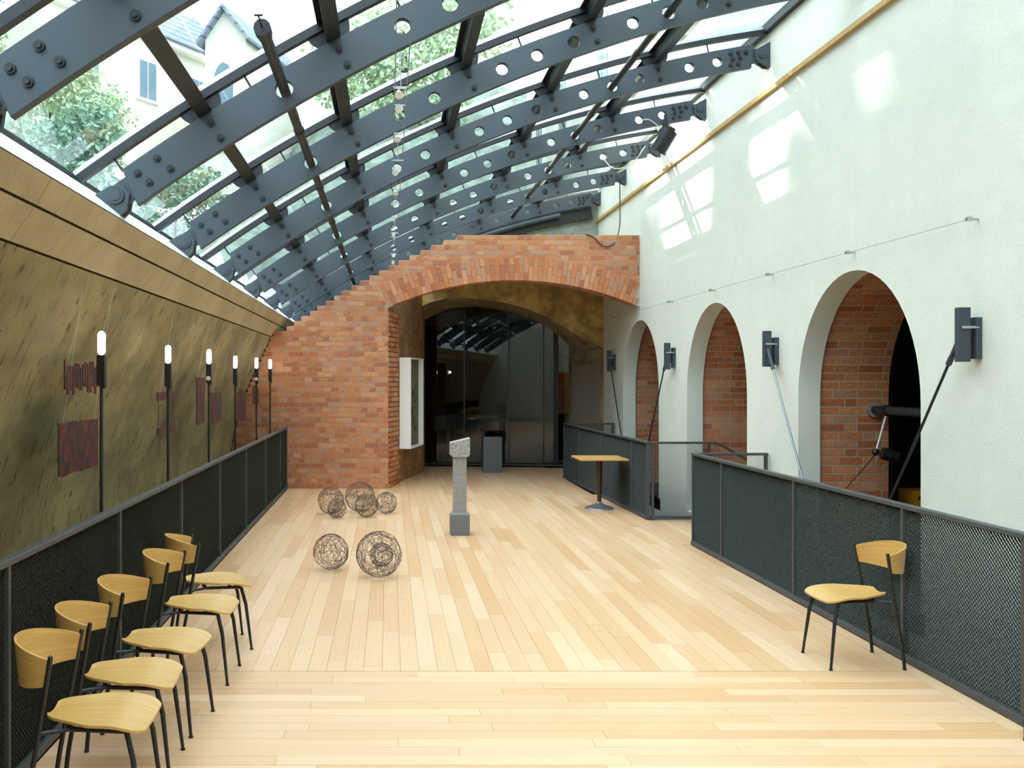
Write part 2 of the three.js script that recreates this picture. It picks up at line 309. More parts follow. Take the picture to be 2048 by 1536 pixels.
// ---------------------------------------------------------------- brick end wall with its segmental arch, stepped under the roof
const SEG = { cx: 2.065, R: 5.056, cy: -1.64, spring: 2.976, half: 0.4203 };
const leftEdge = (y) => { const t = [[-3, -2.66], [0, -2.64], [0.68, -2.585], [0.99, -2.52], [1.48, -2.38], [1.9, -2.215], [2.49, -1.935], [2.82, -1.72]]; for (let i = 0; i < t.length - 1; i++) if (y <= t[i + 1][0]) return t[i][1] + (t[i + 1][1] - t[i][1]) * (y - t[i][0]) / (t[i + 1][0] - t[i][0]); return -1.7; };
{
  const wall = structGroup('wall_end', 'orange brick end wall with a stepped top and a wide flat arch', 'brick wall');
  const pitch = 0.0833, rows = 50, ring = 0.39, pieces = [];
  const topAt = (x) => onArc(x) - 0.37;
  const tanH = Math.tan(SEG.half), outer = (y) => { const h = y - SEG.cy, R = SEG.R + ring; return h >= R ? 0 : Math.min(Math.sqrt(R * R - h * h), h * tanH); };
  const steps = [];
  for (let j = -6; j < rows; j++) {
    const y0 = j * pitch, y1 = y0 + pitch, ym = (y0 + y1) / 2;
    let a = leftEdge(ym) + 0.005;
    if (y1 > 2.62) { let x = -1.9; while (topAt(x) < y1 && x < 4) x += 0.02; a = Math.max(a, x); }
    steps.push([a, y0, y1]);
    const spans = [];
    if (y1 <= 2.89) spans.push([a, j < 0 ? XL : 0]);
    else { const o = outer(y1 - 0.012); const inL = SEG.cx - o, inR = SEG.cx + o; if (ym < 2.976) spans.push([a, 0]); else if (o > 0 && ym < SEG.cy + SEG.R + ring) { spans.push([a, inL]); spans.push([inR, XW]); } else spans.push([a, XW]); }
    const header = ((j % 2) + 2) % 2 === 1;
    for (const [s0, s1] of spans) {
      let x = s0 - (header ? 0 : 0.06) - rr(0, 0.05);
      while (x < s1) {
        const L = header ? 0.125 : (rnd() < 0.16 ? 0.125 : 0.25), e = x + L, p0 = Math.max(x, s0), p1 = Math.min(e, s1);
        if (p1 - p0 > 0.035) pieces.push({ pos: V((p0 + p1) / 2, ym, -(DB + 0.05 - rr(0, 0.004))), size: V(p1 - p0 - 0.013, pitch - 0.015, 0.1), v: Math.floor(rnd() * BRICKS.length), rank: rnd() + (p1 - p0 < 0.1 ? 5 : 0) + (p0 < XL && ym < 1.2 ? 9 : 0) });
        x = e;
      }
    }
  }
  // arch ring: long and short bricks by turns
  const n = 56, half = SEG.half;
  for (let i = 0; i < n; i++) {
    const t = -half + (i + 0.5) * 2 * half / n;
    let r = SEG.R + 0.002;
    for (const L of i % 2 ? [0.25, 0.125] : [0.125, 0.25]) {
      const rm = r + L / 2, x = SEG.cx + rm * Math.sin(t), y = SEG.cy + rm * Math.cos(t); r += L + 0.004;
      if (x > XW - 0.05) continue;
      pieces.push({ pos: V(x, y, -(DB + 0.174 - rr(0, 0.003))), size: V(SEG.R * 2 * half / n - 0.008, L - 0.009, 0.36), quat: new THREE.Quaternion().setFromAxisAngle(V(0, 0, 1), -t), v: Math.floor(rnd() * BRICKS.length), rank: rnd() - 1 });
    }
  }
  layPieces(wall, pieces, BRICKS, brickMerged, 'brick', 'brickwork', 300);
  // mortar body
  const body = [];
  for (const [x, y0, y1] of steps) { body.push([x + 0.012, y0 + (y0 > 2.4 ? 0.006 : 0)], [x + 0.012, y1 + (y1 > 2.4 ? 0.002 : 0)]); }
  const opening = []; for (let i = 0; i <= 30; i++) { const t = half - 2 * half * i / 30; opening.push([SEG.cx + (SEG.R + 0.008) * Math.sin(t), SEG.cy + (SEG.R + 0.008) * Math.cos(t)]); }
  const outline = [...body, [XW, rows * pitch], [XW, opening[0][1]], ...opening.filter(([x]) => x < XW - 0.01 && x > 0.012), [-0.006, 2.97], [-0.006, 0], [-0.006, -0.31], [XL, -0.31], [XL, -0.5]];
  part('mortar_bed', pushD(poly(outline), DB + 0.004, DB + 0.38), M.mortar, wall);
  // bricks on the splayed side of the left pier
  const sp = [], dir = V(0.229, 0, -0.973), q = new THREE.Quaternion().setFromAxisAngle(V(0, 1, 0), Math.PI / 2 - Math.atan2(0.229, 0.973));
  for (let j = 0; j < 35; j++) {
    let s = 0.005; const first = j % 2 ? 0.25 : 0.125;
    for (const L of [first, 0.25, 0.25, 0.125]) { const e = Math.min(s + L, 0.85 + 0.03 * Math.sin(j * 2.1)); if (e - s > 0.04) { const m = (s + e) / 2, p = V(dir.x * m - 0.045, (j + 0.5) * pitch, -DB - 0.01 + dir.z * m - 0.012); sp.push({ pos: p, size: V(e - s - 0.011, pitch - 0.012, 0.1), quat: q, v: Math.floor(rnd() * BRICKS.length), rank: 0 }); } s += L; }
  }
  layPieces(structGroup('wall_pier_side', 'brick edge of the splayed pier beside the white box frame', 'brick wall'), sp, BRICKS, brickMerged, 'brick', 'brickwork', 200);
}
struct('wall_splay', (() => {                      // plaster on the splay
  const s = poly([[-0.02, 16.75], [0.66, 19.25], [0.75, 20.7], [0.2, 20.7], [0.1, 19.6], [-0.35, 17.4]]), g = new THREE.ExtrudeGeometry(s, { depth: 3.4, bevelEnabled: false });
  g.rotateX(-Math.PI / 2); return metricUV(g);
})(), M.splay, 'brown plastered splay wall leading to the dark glass', 'wall');

// ---------------------------------------------------------------- vaulted tunnel behind the brick arch, and the grey end wall above
{
  struct('ceiling_tunnel', box(0.62, XW, 3.7, 3.82, -19.75, -DB - 0.38), M.tunnel, 'plaster ceiling of the passage behind the brick arch', 'ceiling');
  const A = [[0.66, 0], [0.66, 3.2], [0.8, 3.27], [1.07, 3.335], [1.35, 3.36], [1.6, 3.35], [2.0, 3.305], [2.31, 3.245], [2.7, 3.135], [3.01, 3.0], [3.3, 2.84], [3.53, 2.69], [3.8, 2.54], [4.02, 2.44], [4.13, 2.38]];
  const B = [[0.75, 0], [0.75, 3.02], [0.88, 3.09], [1.1, 3.19], [1.45, 3.27], [1.81, 3.29], [2.15, 3.25], [2.45, 3.185], [2.7, 3.1], [2.95, 3.0], [3.2, 2.86], [3.38, 2.7], [3.53, 2.52], [3.61, 2.29], [3.64, 2.1]];
  // spandrel wall: its lower edge is the rear arch
  struct('wall_spandrel', pushD(poly([...A.slice(1), [XW, 3.9], [0.3, 3.9], [0.3, 3.2]]), 19.2, 19.34), M.tunnel, 'ochre stained plaster above the rear arch', 'wall');
  const pos = [], idx = [];
  const aa = A.slice(1), bb = B.slice(1); aa.push([XW, 2.2], [XW, 1.2], [XW, 0], [XW, -0.3]); bb.push([3.65, 1.9], [3.65, 1.2], [3.65, 0], [3.65, -0.3]);
  aa.forEach(([x, y], i) => { pos.push(x, y, -19.2, bb[i][0], bb[i][1], -20.75); });
  const thick = [];
  for (let i = 0; i < aa.length - 1; i++) { const a = 2 * i; idx.push(a, a + 2, a + 1, a + 1, a + 2, a + 3); }
  let g = new THREE.BufferGeometry(); g.setAttribute('position', new THREE.Float32BufferAttribute(pos, 3)); g.setIndex(idx); g = g.toNonIndexed(); g.computeVertexNormals(); metricUV(g); g = toCreasedNormals(g, 0.6);
  const soffit = M.tunnelGrey.clone(); soffit.side = THREE.DoubleSide;
  struct('ceiling_vault', g, soffit, 'brown plastered vault around the dark glass', 'ceiling');
  struct('wall_end_upper', pushD(poly([[-2.7, -3], [0.3, -3], [0.3, 3.75], [XW, 3.75], [XW, onArc(4.1, 0.2)], ...arcPts(angOf(4.05, 0.2), angOf(-1.95, 0.2), 0.2, 20), [-2.7, 2.9]]), 19.7, 19.95), M.grey, 'rough grey concrete wall above the brick, under the roof', 'wall');
  struct('wall_lower_end', box(-2.7, 4.35, -3.05, -0.3, -20.0, -19.7), M.grey, 'concrete end wall of the storey below', 'wall');
  // black seal and grey pipe that follow the roof curve in front of it
  struct('trim_3', pushD(poly([...arcPts(angOf(-1.6), angOf(3.95), -0.13, 30), ...arcPts(angOf(3.95), angOf(-1.6), -0.36, 30)]), 19.6, 19.69), M.black, 'black seal under the last roof rib', 'trim');
  one('curved_pipe', tube(arcPts(angOf(-1.5), angOf(3.3), -0.2, 24).map(([x, y]) => V(x, y, -19.5)), 0.05, 10, 60), M.steel, 'dark curved pipe under the last roof rib above the brick steps', 'pipe');
  // door on the right splay
  const d1 = thing('door_1', 'plain grey door in the passage beside the dark glass', 'door', [0, 0, 0]);
  d1.name = 'door_1'; d1.userData.kind = 'structure';
  const dx = 3.65 - XW, dz = 1.5, L = Math.hypot(dx, dz), leaf = new THREE.BoxGeometry(1.05, 2.1, 0.05); leaf.rotateY(Math.atan2(dz, dx)); leaf.translate(XW + dx * 0.42 - 0.03, 1.05, -19.2 - dz * 0.42);
  part('door_leaf', leaf, M.doorGrey, d1);
}
// dark glass front of the room beyond, turned a little to the left
{
  const g = structGroup('window_1', 'large dark glazed front closing the passage', 'window');
  const x0 = 0.75, x1 = 3.66, dAt = (x) => DG + 0.1 - (x - 0.75) * 0.141;
  const panes = [[0.75, 1.55], [1.57, 2.45], [2.47, 3.15], [3.17, 3.66]];
  for (const [a, b] of panes) {
    const p = new THREE.BufferGeometry(); p.setAttribute('position', new THREE.Float32BufferAttribute([a, 0.06, -dAt(a), b, 0.06, -dAt(b), b, 3.4, -dAt(b), a, 3.4, -dAt(a)], 3)); p.setAttribute('uv', new THREE.Float32BufferAttribute([0, 0, 1, 0, 1, 1, 0, 1], 2)); p.setIndex([0, 1, 2, 0, 2, 3]); p.computeVertexNormals();
    part('pane', p, M.darkGlass, g);
  }
  part('sill_bar', rod(V(x0, 0.04, -dAt(x0)), V(x1, 0.04, -dAt(x1)), 0.045, 4), M.black, g);
  for (const x of [1.56, 2.46, 3.16]) part('mullion', box(x - 0.012, x + 0.012, 0, 3.4, -dAt(x) - 0.02, -dAt(x) + 0.02), M.black, g);
  part('mullion', box(3.35, 3.45, 0, 2.75, -dAt(3.4) - 0.03, -dAt(3.4) + 0.02), M.black, g);
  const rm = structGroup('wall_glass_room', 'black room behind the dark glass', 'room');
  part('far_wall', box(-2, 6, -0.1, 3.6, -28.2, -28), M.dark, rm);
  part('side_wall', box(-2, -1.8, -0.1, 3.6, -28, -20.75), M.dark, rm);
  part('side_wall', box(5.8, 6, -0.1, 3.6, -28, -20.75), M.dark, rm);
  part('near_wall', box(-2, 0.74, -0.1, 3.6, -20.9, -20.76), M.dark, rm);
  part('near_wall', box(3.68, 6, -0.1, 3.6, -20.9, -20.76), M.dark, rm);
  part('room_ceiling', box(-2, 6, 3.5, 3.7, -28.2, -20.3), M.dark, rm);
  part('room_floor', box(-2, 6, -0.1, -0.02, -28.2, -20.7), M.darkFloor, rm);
  // grand piano inside
  const pn = thing('grand_piano', 'black grand piano standing behind the dark glass', 'piano', [1.75, 0, -22.4], 0);
  const s = new THREE.Shape(); s.moveTo(-0.75, -0.7); s.lineTo(0.75, -0.7); s.lineTo(0.75, -0.2); s.bezierCurveTo(0.75, 0.5, 0.2, 0.4, 0.1, 0.95); s.bezierCurveTo(0, 1.3, -0.75, 1.3, -0.75, 0.9); s.lineTo(-0.75, -0.7);
  const bd = new THREE.ExtrudeGeometry(s, { depth: 0.3, bevelEnabled: false, curveSegments: 16 }); bd.rotateX(-Math.PI / 2); bd.translate(0, 0.7, 0); part('body', bd, M.black, pn);
  const ld = new THREE.ExtrudeGeometry(s, { depth: 0.02, bevelEnabled: false, curveSegments: 16 }); ld.rotateX(-Math.PI / 2); ld.translate(0, 1.01, 0); part('lid', ld, M.black, pn);
  for (const [x, z] of [[-0.62, 0.55], [0.62, 0.55], [-0.35, -0.95]]) { const lg = part('leg', rod(V(x, 0.08, z), V(x, 0.7, z), 0.035, 10, 0.06), M.black, pn); part('caster', new THREE.SphereGeometry(0.04, 10, 8).translate(x, 0.04, z), M.chrome, lg); }
}
// wall behind the camera with a wooden door that the glass mirrors
{
  struct('wall_back', box(-2.7, XW, -3.05, 5.6, 2.4, 2.6), M.plaster, 'white wall behind the viewer', 'wall');
  const d = structGroup('door_2', 'orange brown wooden door in the wall behind the viewer', 'door');
  part('door_leaf', box(0.9, 1.85, 0, 2.1, 2.34, 2.4), M.doorWood, d);
  part('handle', box(0.98, 1.1, 1.02, 1.05, 2.29, 2.34), M.chrome, d);
}

// ---------------------------------------------------------------- glass roof
const PURLIN_X = [-1.12, -0.295, 0.72, 1.79, 2.935];
const GLASS = 0.285;
{
  const roof = structGroup('ceiling', 'curved glass roof', 'glass roof');
  const a0 = angOf(-2.07, GLASS), a1 = angOf(4.12, GLASS), stops = [a0, ...PURLIN_X.map((x) => angOf(x, GLASS)), a1];
  const bars = [-2.2, ...RIBS.slice(0), 19.7];
  const cuts = [-2.3, ...RIBS];
  for (let i = 0; i < cuts.length - 1; i++) for (let k = 0; k < stops.length - 1; k++) {
    const n = 6, pos = [], uv = [], idx = [];
    for (let j = 0; j <= n; j++) { const a = stops[k] + (stops[k + 1] - stops[k]) * (0.006 + 0.988 * j / n), [x, y] = atAng(a, GLASS); pos.push(x, y, -(cuts[i] + 0.012), x, y, -(cuts[i + 1] - 0.012)); uv.push(0, j / n, 1, j / n); if (j < n) { const b = 2 * j; idx.push(b, b + 1, b + 2, b + 1, b + 3, b + 2); } }
    const g = new THREE.BufferGeometry(); g.setAttribute('position', new THREE.Float32BufferAttribute(pos, 3)); g.setAttribute('uv', new THREE.Float32BufferAttribute(uv, 2)); g.setIndex(idx); g.computeVertexNormals();
    part('pane', g, M.glass, roof);
  }
  const band = (o0, o1, x0 = -2.05, x1 = 4.12) => poly([...arcPts(angOf(x0, o0), angOf(x1, o0), o0, 40), ...arcPts(angOf(x1, o1), angOf(x0, o1), o1, 40)]);
  const low = new THREE.ExtrudeGeometry(band(0.215, 0.268), { depth: 0.06, bevelEnabled: false }), up = new THREE.ExtrudeGeometry(band(0.269, 0.303), { depth: 0.03, bevelEnabled: false });
  low.translate(0, 0, -0.03); up.translate(0, 0, -0.015); metricUV(low); metricUV(up);
  for (const d of RIBS) { const b = part('glazing_bar', low, M.steelDark, roof); b.position.z = -d; const c = part('bar_cap', up, M.aluminium, b); }
  const [lx, ly] = atAng(a0, GLASS), [hx, hy] = atAng(a1, GLASS);
  part('edge_frame', box(lx - 0.03, lx + 0.03, ly - 0.035, ly + 0.02, -19.6, 2.4), M.steelDark, roof);
  part('edge_frame', box(hx - 0.05, hx + 0.005, hy - 0.06, hy + 0.03, -19.6, 2.4), M.steelDark, roof);
  // short struts between rib and glazing bar
  const mids = [-1.66, -0.83, 0.13, 1.2, 2.33, 3.5];
  for (const d of RIBS.slice(1)) for (const x of mids) { const a = angOf(x), p = atAng(a, 0.12), q = atAng(a, 0.225); part('strut', rod(V(p[0], p[1], -d), V(q[0], q[1], -d), 0.008, 6), M.steelDark, roof); }
}
// purlins
{
  const lbl = ['lowest dark steel purlin, along the left edge of the glass roof', 'dark steel purlin second from the left edge of the glass roof', 'dark steel purlin in the middle of the glass roof', 'dark steel purlin second from the white wall under the glass', 'dark steel purlin nearest the white wall under the glass'];
  PURLIN_X.forEach((x, i) => {
    const a = angOf(x), c = atAng(a, 0.197), t = thing('roof_purlin', lbl[i], 'purlin', [c[0], c[1], 0], 0, 'roof purlins');
    const h = 0.071, w = 0.05, f = 0.008, e = 0.004, rot = (p) => p.map(([u, v]) => { const s = Math.sin(a), k = Math.cos(a); return [u * s + v * k, -u * k + v * s]; });
    const prof = rot([[-w, -h], [w, -h], [w, -h + f], [e, -h + f], [e, h - f], [w, h - f], [w, h], [-w, h], [-w, h - f], [-e, h - f], [-e, -h + f], [-w, -h + f]]);
    part('beam', pushD(poly(prof), -2.3, 19.6), M.steelDark, t);
    for (const d of RIBS.slice(1)) {
      const s = new THREE.Shape(); s.absarc(0, 0, 0.15, Math.PI, 2 * Math.PI, false); s.lineTo(-0.15, 0);
      const g = new THREE.ExtrudeGeometry(s, { depth: 0.014, bevelEnabled: false, curveSegments: 12 }); g.rotateZ(a - Math.PI / 2); const o = 0.03; g.translate(o * Math.cos(a), o * Math.sin(a), -d - 0.007);
      part('gusset', g, M.steelDark, t);
    }
  });
}
// ribs
const ribParts = (() => {
  const holeX = [0.09, 0.4, 0.985, 1.29, 1.605, 2.12, 2.72, 3.264, 3.566], rodX = [-0.676, 2.43];
  const holes = [...holeX.map((x) => [x, 0.055]), ...rodX.map((x) => [x, 0.06])].map(([x, r]) => { const p = new THREE.Path(); p.absarc(x, onArc(x), r, 0, Math.PI * 2, true); return p; });
  const s = poly([...arcPts(angOf(-1.63, -0.115), angOf(3.93, -0.115), -0.122, 44), ...arcPts(angOf(3.96, 0.1), angOf(-1.70, 0.08), 0.122, 44)], holes);
  const plate = new THREE.ExtrudeGeometry(s, { depth: 0.056, bevelEnabled: true, bevelThickness: 0.002, bevelSize: 0.002, bevelSegments: 1, curveSegments: 20 }); plate.translate(0, 0, -0.028); metricUV(plate);
  const tg = (x0, x1) => { const b = poly([...arcPts(angOf(x0), angOf(x1), -0.075, 6), ...arcPts(angOf(x1), angOf(x0), 0.075, 6)]); const g = new THREE.ExtrudeGeometry(b, { depth: 0.036, bevelEnabled: false }); g.translate(0, 0, -0.018); return metricUV(g); };
  const cheek = (pts) => { const b = new THREE.ExtrudeGeometry(poly(pts), { depth: 0.03, bevelEnabled: true, bevelSize: 0.003, bevelThickness: 0.003, bevelSegments: 1 }), c = b.clone(); b.translate(0, 0, 0.024); c.translate(0, 0, -0.054); return metricUV(merge([b, c])); };
  const py = onArc(-1.76), qy = onArc(4.04);
  const leftShoe = cheek([[-1.9, py - 0.0], [-1.8, py + 0.06], [-1.72, py + 0.065], [-1.675, py + 0.01], [-1.69, py - 0.09], [-1.775, py - 0.17]]);
  const rightShoe = cheek([[4.128, qy + 0.13], [4.128, qy - 0.13], [4.09, qy - 0.13], [3.98, qy - 0.06], [3.97, qy + 0.02], [4.0, qy + 0.06]]);
  const pin = (x, y, r) => { const g = new THREE.CylinderGeometry(r, r, 0.15, 20); g.rotateX(Math.PI / 2); g.translate(x, y, 0); const h = new THREE.CylinderGeometry(r * 0.62, r * 0.62, 0.165, 20); h.rotateX(Math.PI / 2); h.translate(x, y, 0); return merge([g, h]); };
  const bolt = merge([(() => { const g = new THREE.CylinderGeometry(0.025, 0.025, 0.085, 14); g.rotateX(Math.PI / 2); return g; })(), (() => { const g = new THREE.CylinderGeometry(0.014, 0.014, 0.11, 10); g.rotateX(Math.PI / 2); return g; })()]);
  const bolts = [];
  for (const x of PURLIN_X) for (const o of [0.055, -0.06]) bolts.push(atAng(angOf(x), o));
  for (const [x, o] of [[-1.60, 0.045], [-1.47, 0.055], [-1.575, -0.045], [-1.44, -0.05]]) bolts.push(atAng(angOf(x), o));
  for (const [x, o] of [[3.72, 0.06], [3.8, 0.06], [3.73, 0], [3.81, 0], [3.7, -0.06], [3.78, -0.06], [3.88, 0.05]]) bolts.push(atAng(angOf(x), o));
  return { plate, lt: tg(-1.8, -1.5), rt: tg(3.75, 4.08), leftShoe, rightShoe, lpin: pin(-1.76, py, 0.055), rpin: pin(4.04, qy, 0.045), bolt, bolts };
})();
{
  const ord = ['behind the viewer', 'above the viewer', 'nearest in view, cutting the top left corner of the photo', 'second nearest in view, with the tube end beside it', 'third nearest, reaching the top edge above the white wall', 'fourth nearest, sixth from the grey end wall', 'carrying the black stage light by the white wall', 'just behind the rib with the stage light', 'next to last, close behind the brick steps', 'last one, against the grey end wall'];
  const proto = thing('roof_rib', 'curved dark steel roof rib ' + ord[0], 'roof rib', [0, 0, -RIBS[0]], 0, 'steel ribs of the glass roof');
  const P = ribParts;
  part('rib_plate', P.plate, M.steel, proto);
  part('end_tongue', P.lt, M.steel, proto); part('end_tongue', P.rt, M.steel, proto);
  const ls = part('hinge_shoe', P.leftShoe, M.steel, proto); part('hinge_pin', P.lpin, M.steel, ls);
  const rs = part('hinge_shoe', P.rightShoe, M.steel, proto); part('hinge_pin', P.rpin, M.steel, rs);
  for (const [x, y] of P.bolts) part('bolt', P.bolt, M.steelDark, proto).position.set(x, y, 0);
  for (let i = 1; i < RIBS.length; i++) copyOf(proto, 'roof_rib', 'curved dark steel roof rib ' + ord[i]).position.z = -RIBS[i];
}
// tie tubes through the ribs
for (const [x, d0, label] of [[-0.676, 5.36, 'dark tie tube with a capped end, running through the ribs on the left'], [2.43, 3.2, 'dark tie tube running through the ribs near the white wall']]) {
  const y = onArc(x), t = thing('tie_tube', label, 'tube', [x, y, 0], 0, 'tie tubes through the ribs');
  part('tube', rod(V(0, 0, -d0), V(0, 0, -19.6), 0.034, 14), M.steelDark, t);
  for (let i = 0; i < RIBS.length - 1; i++) { const d = (RIBS[i] + RIBS[i + 1]) / 2; if (d > d0) part('sleeve', rod(V(0, 0, -d + 0.06), V(0, 0, -d - 0.06), 0.041, 14), M.steelDark, t); }
  part('end_cap', rod(V(0, 0, -d0 + 0.02), V(0, 0, -d0 - 0.07), 0.047, 12), M.steelDark, t);
  part('end_bolt', merge([rod(V(0, 0, -d0 + 0.02), V(-0.004, 0.02, -d0 + 0.14), 0.005, 6), rod(V(-0.025, 0.02, -d0 + 0.14), V(0.02, 0.02, -d0 + 0.14), 0.006, 6)]), M.steelDark, t);
}

// ---------------------------------------------------------------- railings of expanded metal
const meshCache = new Map();
function meshPanel(L, H) {
  const key = L.toFixed(3) + '|' + H.toFixed(3); if (meshCache.has(key)) return meshCache.get(key);
  const px = 0.03, py = 0.0135, nx = Math.floor(L / px), ny = Math.floor(H / py), pos = [], idx = [], sx = L / nx, sy = H / ny, dy = 0.0023, dz = 0.0044;
  const strand = (x0, y0, x1, y1) => { const b = pos.length / 3; pos.push(x0, y0 - dy, -dz, x0, y0 + dy, dz, x1, y1 + dy, dz, x1, y1 - dy, -dz); idx.push(b, b + 1, b + 2, b, b + 2, b + 3); };
  for (let r = 0; r < ny; r++) for (let k = 0; k <= nx; k++) {
    const o = r % 2 ? sx / 2 : 0, x = k * sx + o, y = r * sy; if (x > L + 1e-6) continue;
    if (x + sx / 2 <= L + 1e-6) strand(x, y, x + sx / 2, y + sy);
    if (x - sx / 2 >= -1e-6) strand(x, y, x - sx / 2, y + sy);
  }
  const g = new THREE.BufferGeometry(); g.setAttribute('position', new THREE.Float32BufferAttribute(pos, 3)); g.setIndex(idx); g.computeVertexNormals();
  meshCache.set(key, g); return g;
}
function railing(label, x0, d0, x1, d1, postAt, H = 1.0) {
  const dx = x1 - x0, dz = -(d1 - d0), L = Math.hypot(dx, dz);
  const t = thing('mesh_railing', label, 'railing', [x0, 0, -d0], Math.atan2(-dz, dx), 'mesh railings');
  const top = new RoundedBoxGeometry(L, 0.028, 0.055, 1, 0.004); top.translate(L / 2, H - 0.014, 0); part('top_rail', top, M.rail, t);
  const bot = new RoundedBoxGeometry(L, 0.04, 0.06, 1, 0.004); bot.translate(L / 2, 0.03, 0); part('bottom_rail', bot, M.rail, t);
  for (const s of postAt) { const p = new RoundedBoxGeometry(0.03, H - 0.028, 0.045, 1, 0.003); p.translate(s, (H - 0.028) / 2, 0); part('post', p, M.rail, t); }
  for (let i = 0; i < postAt.length - 1; i++) { const a = postAt[i] + 0.015, b = postAt[i + 1] - 0.015, m = part('mesh_panel', meshPanel(b - a, H - 0.08), M.mesh, t); m.position.set(a, 0.05, 0); }
  return t;
}
railing('long black mesh railing along the left edge behind the row of chairs', XL, 2.2, XL, 16.4, [0.015, 2.18, 4.0, 5.85, 7.68, 9.5, 11.35, 13.2, 14.18], 1.01);
railing('long dark mesh railing on the right behind the single chair', 3.305, 5.16, 3.305, 10.84, [0.02, 1.24, 2.96, 4.72, 5.66]);
railing('dark mesh railing on the right reaching past the small table', 3.32, 12.77, 3.2, 18.2, [0.02, 0.75, 2.5, 4.1, 5.4]);
railing('short mesh railing end running from the stair corner to the white wall', 3.335, 10.84, XW - 0.02, 10.84, [0.02, 0.755]);
railing('short see-through mesh railing in front of the white pier by the stair', 3.352, 12.77, XW - 0.02, 12.77, [0.02, 0.745]);
railing('short mesh railing end in front of the passage door', 3.235, 18.2, XW - 0.02, 18.2, [0.02, 0.84]);
railing('near mesh railing end turning to the white wall at the right photo edge', 3.335, 5.16, XW - 0.02, 5.16, [0.02, 0.755]);
one('railing_foot', merge([rod(V(3.27, 0.02, -5.13), V(3.19, 0.015, -5.0), 0.012, 6), rod(V(3.19, 0.015, -5.0), V(3.16, 0.01, -4.96), 0.012, 6)]), M.rail, 'short bent steel foot on the floor at the near railing corner', 'railing foot');
one('stair_handrail', merge([rod(V(XW - 0.01, 0.985, -12.77), V(4.19, 0.985, -12.77), 0.016), rod(V(4.19, 0.985, -12.77), V(6.0, -0.02, -12.77), 0.016), rod(V(5.0, -0.62, -12.77), V(5.0, 0.535, -12.77), 0.014)]), M.rail, 'thin dark handrail sloping down inside the middle arch', 'handrail');

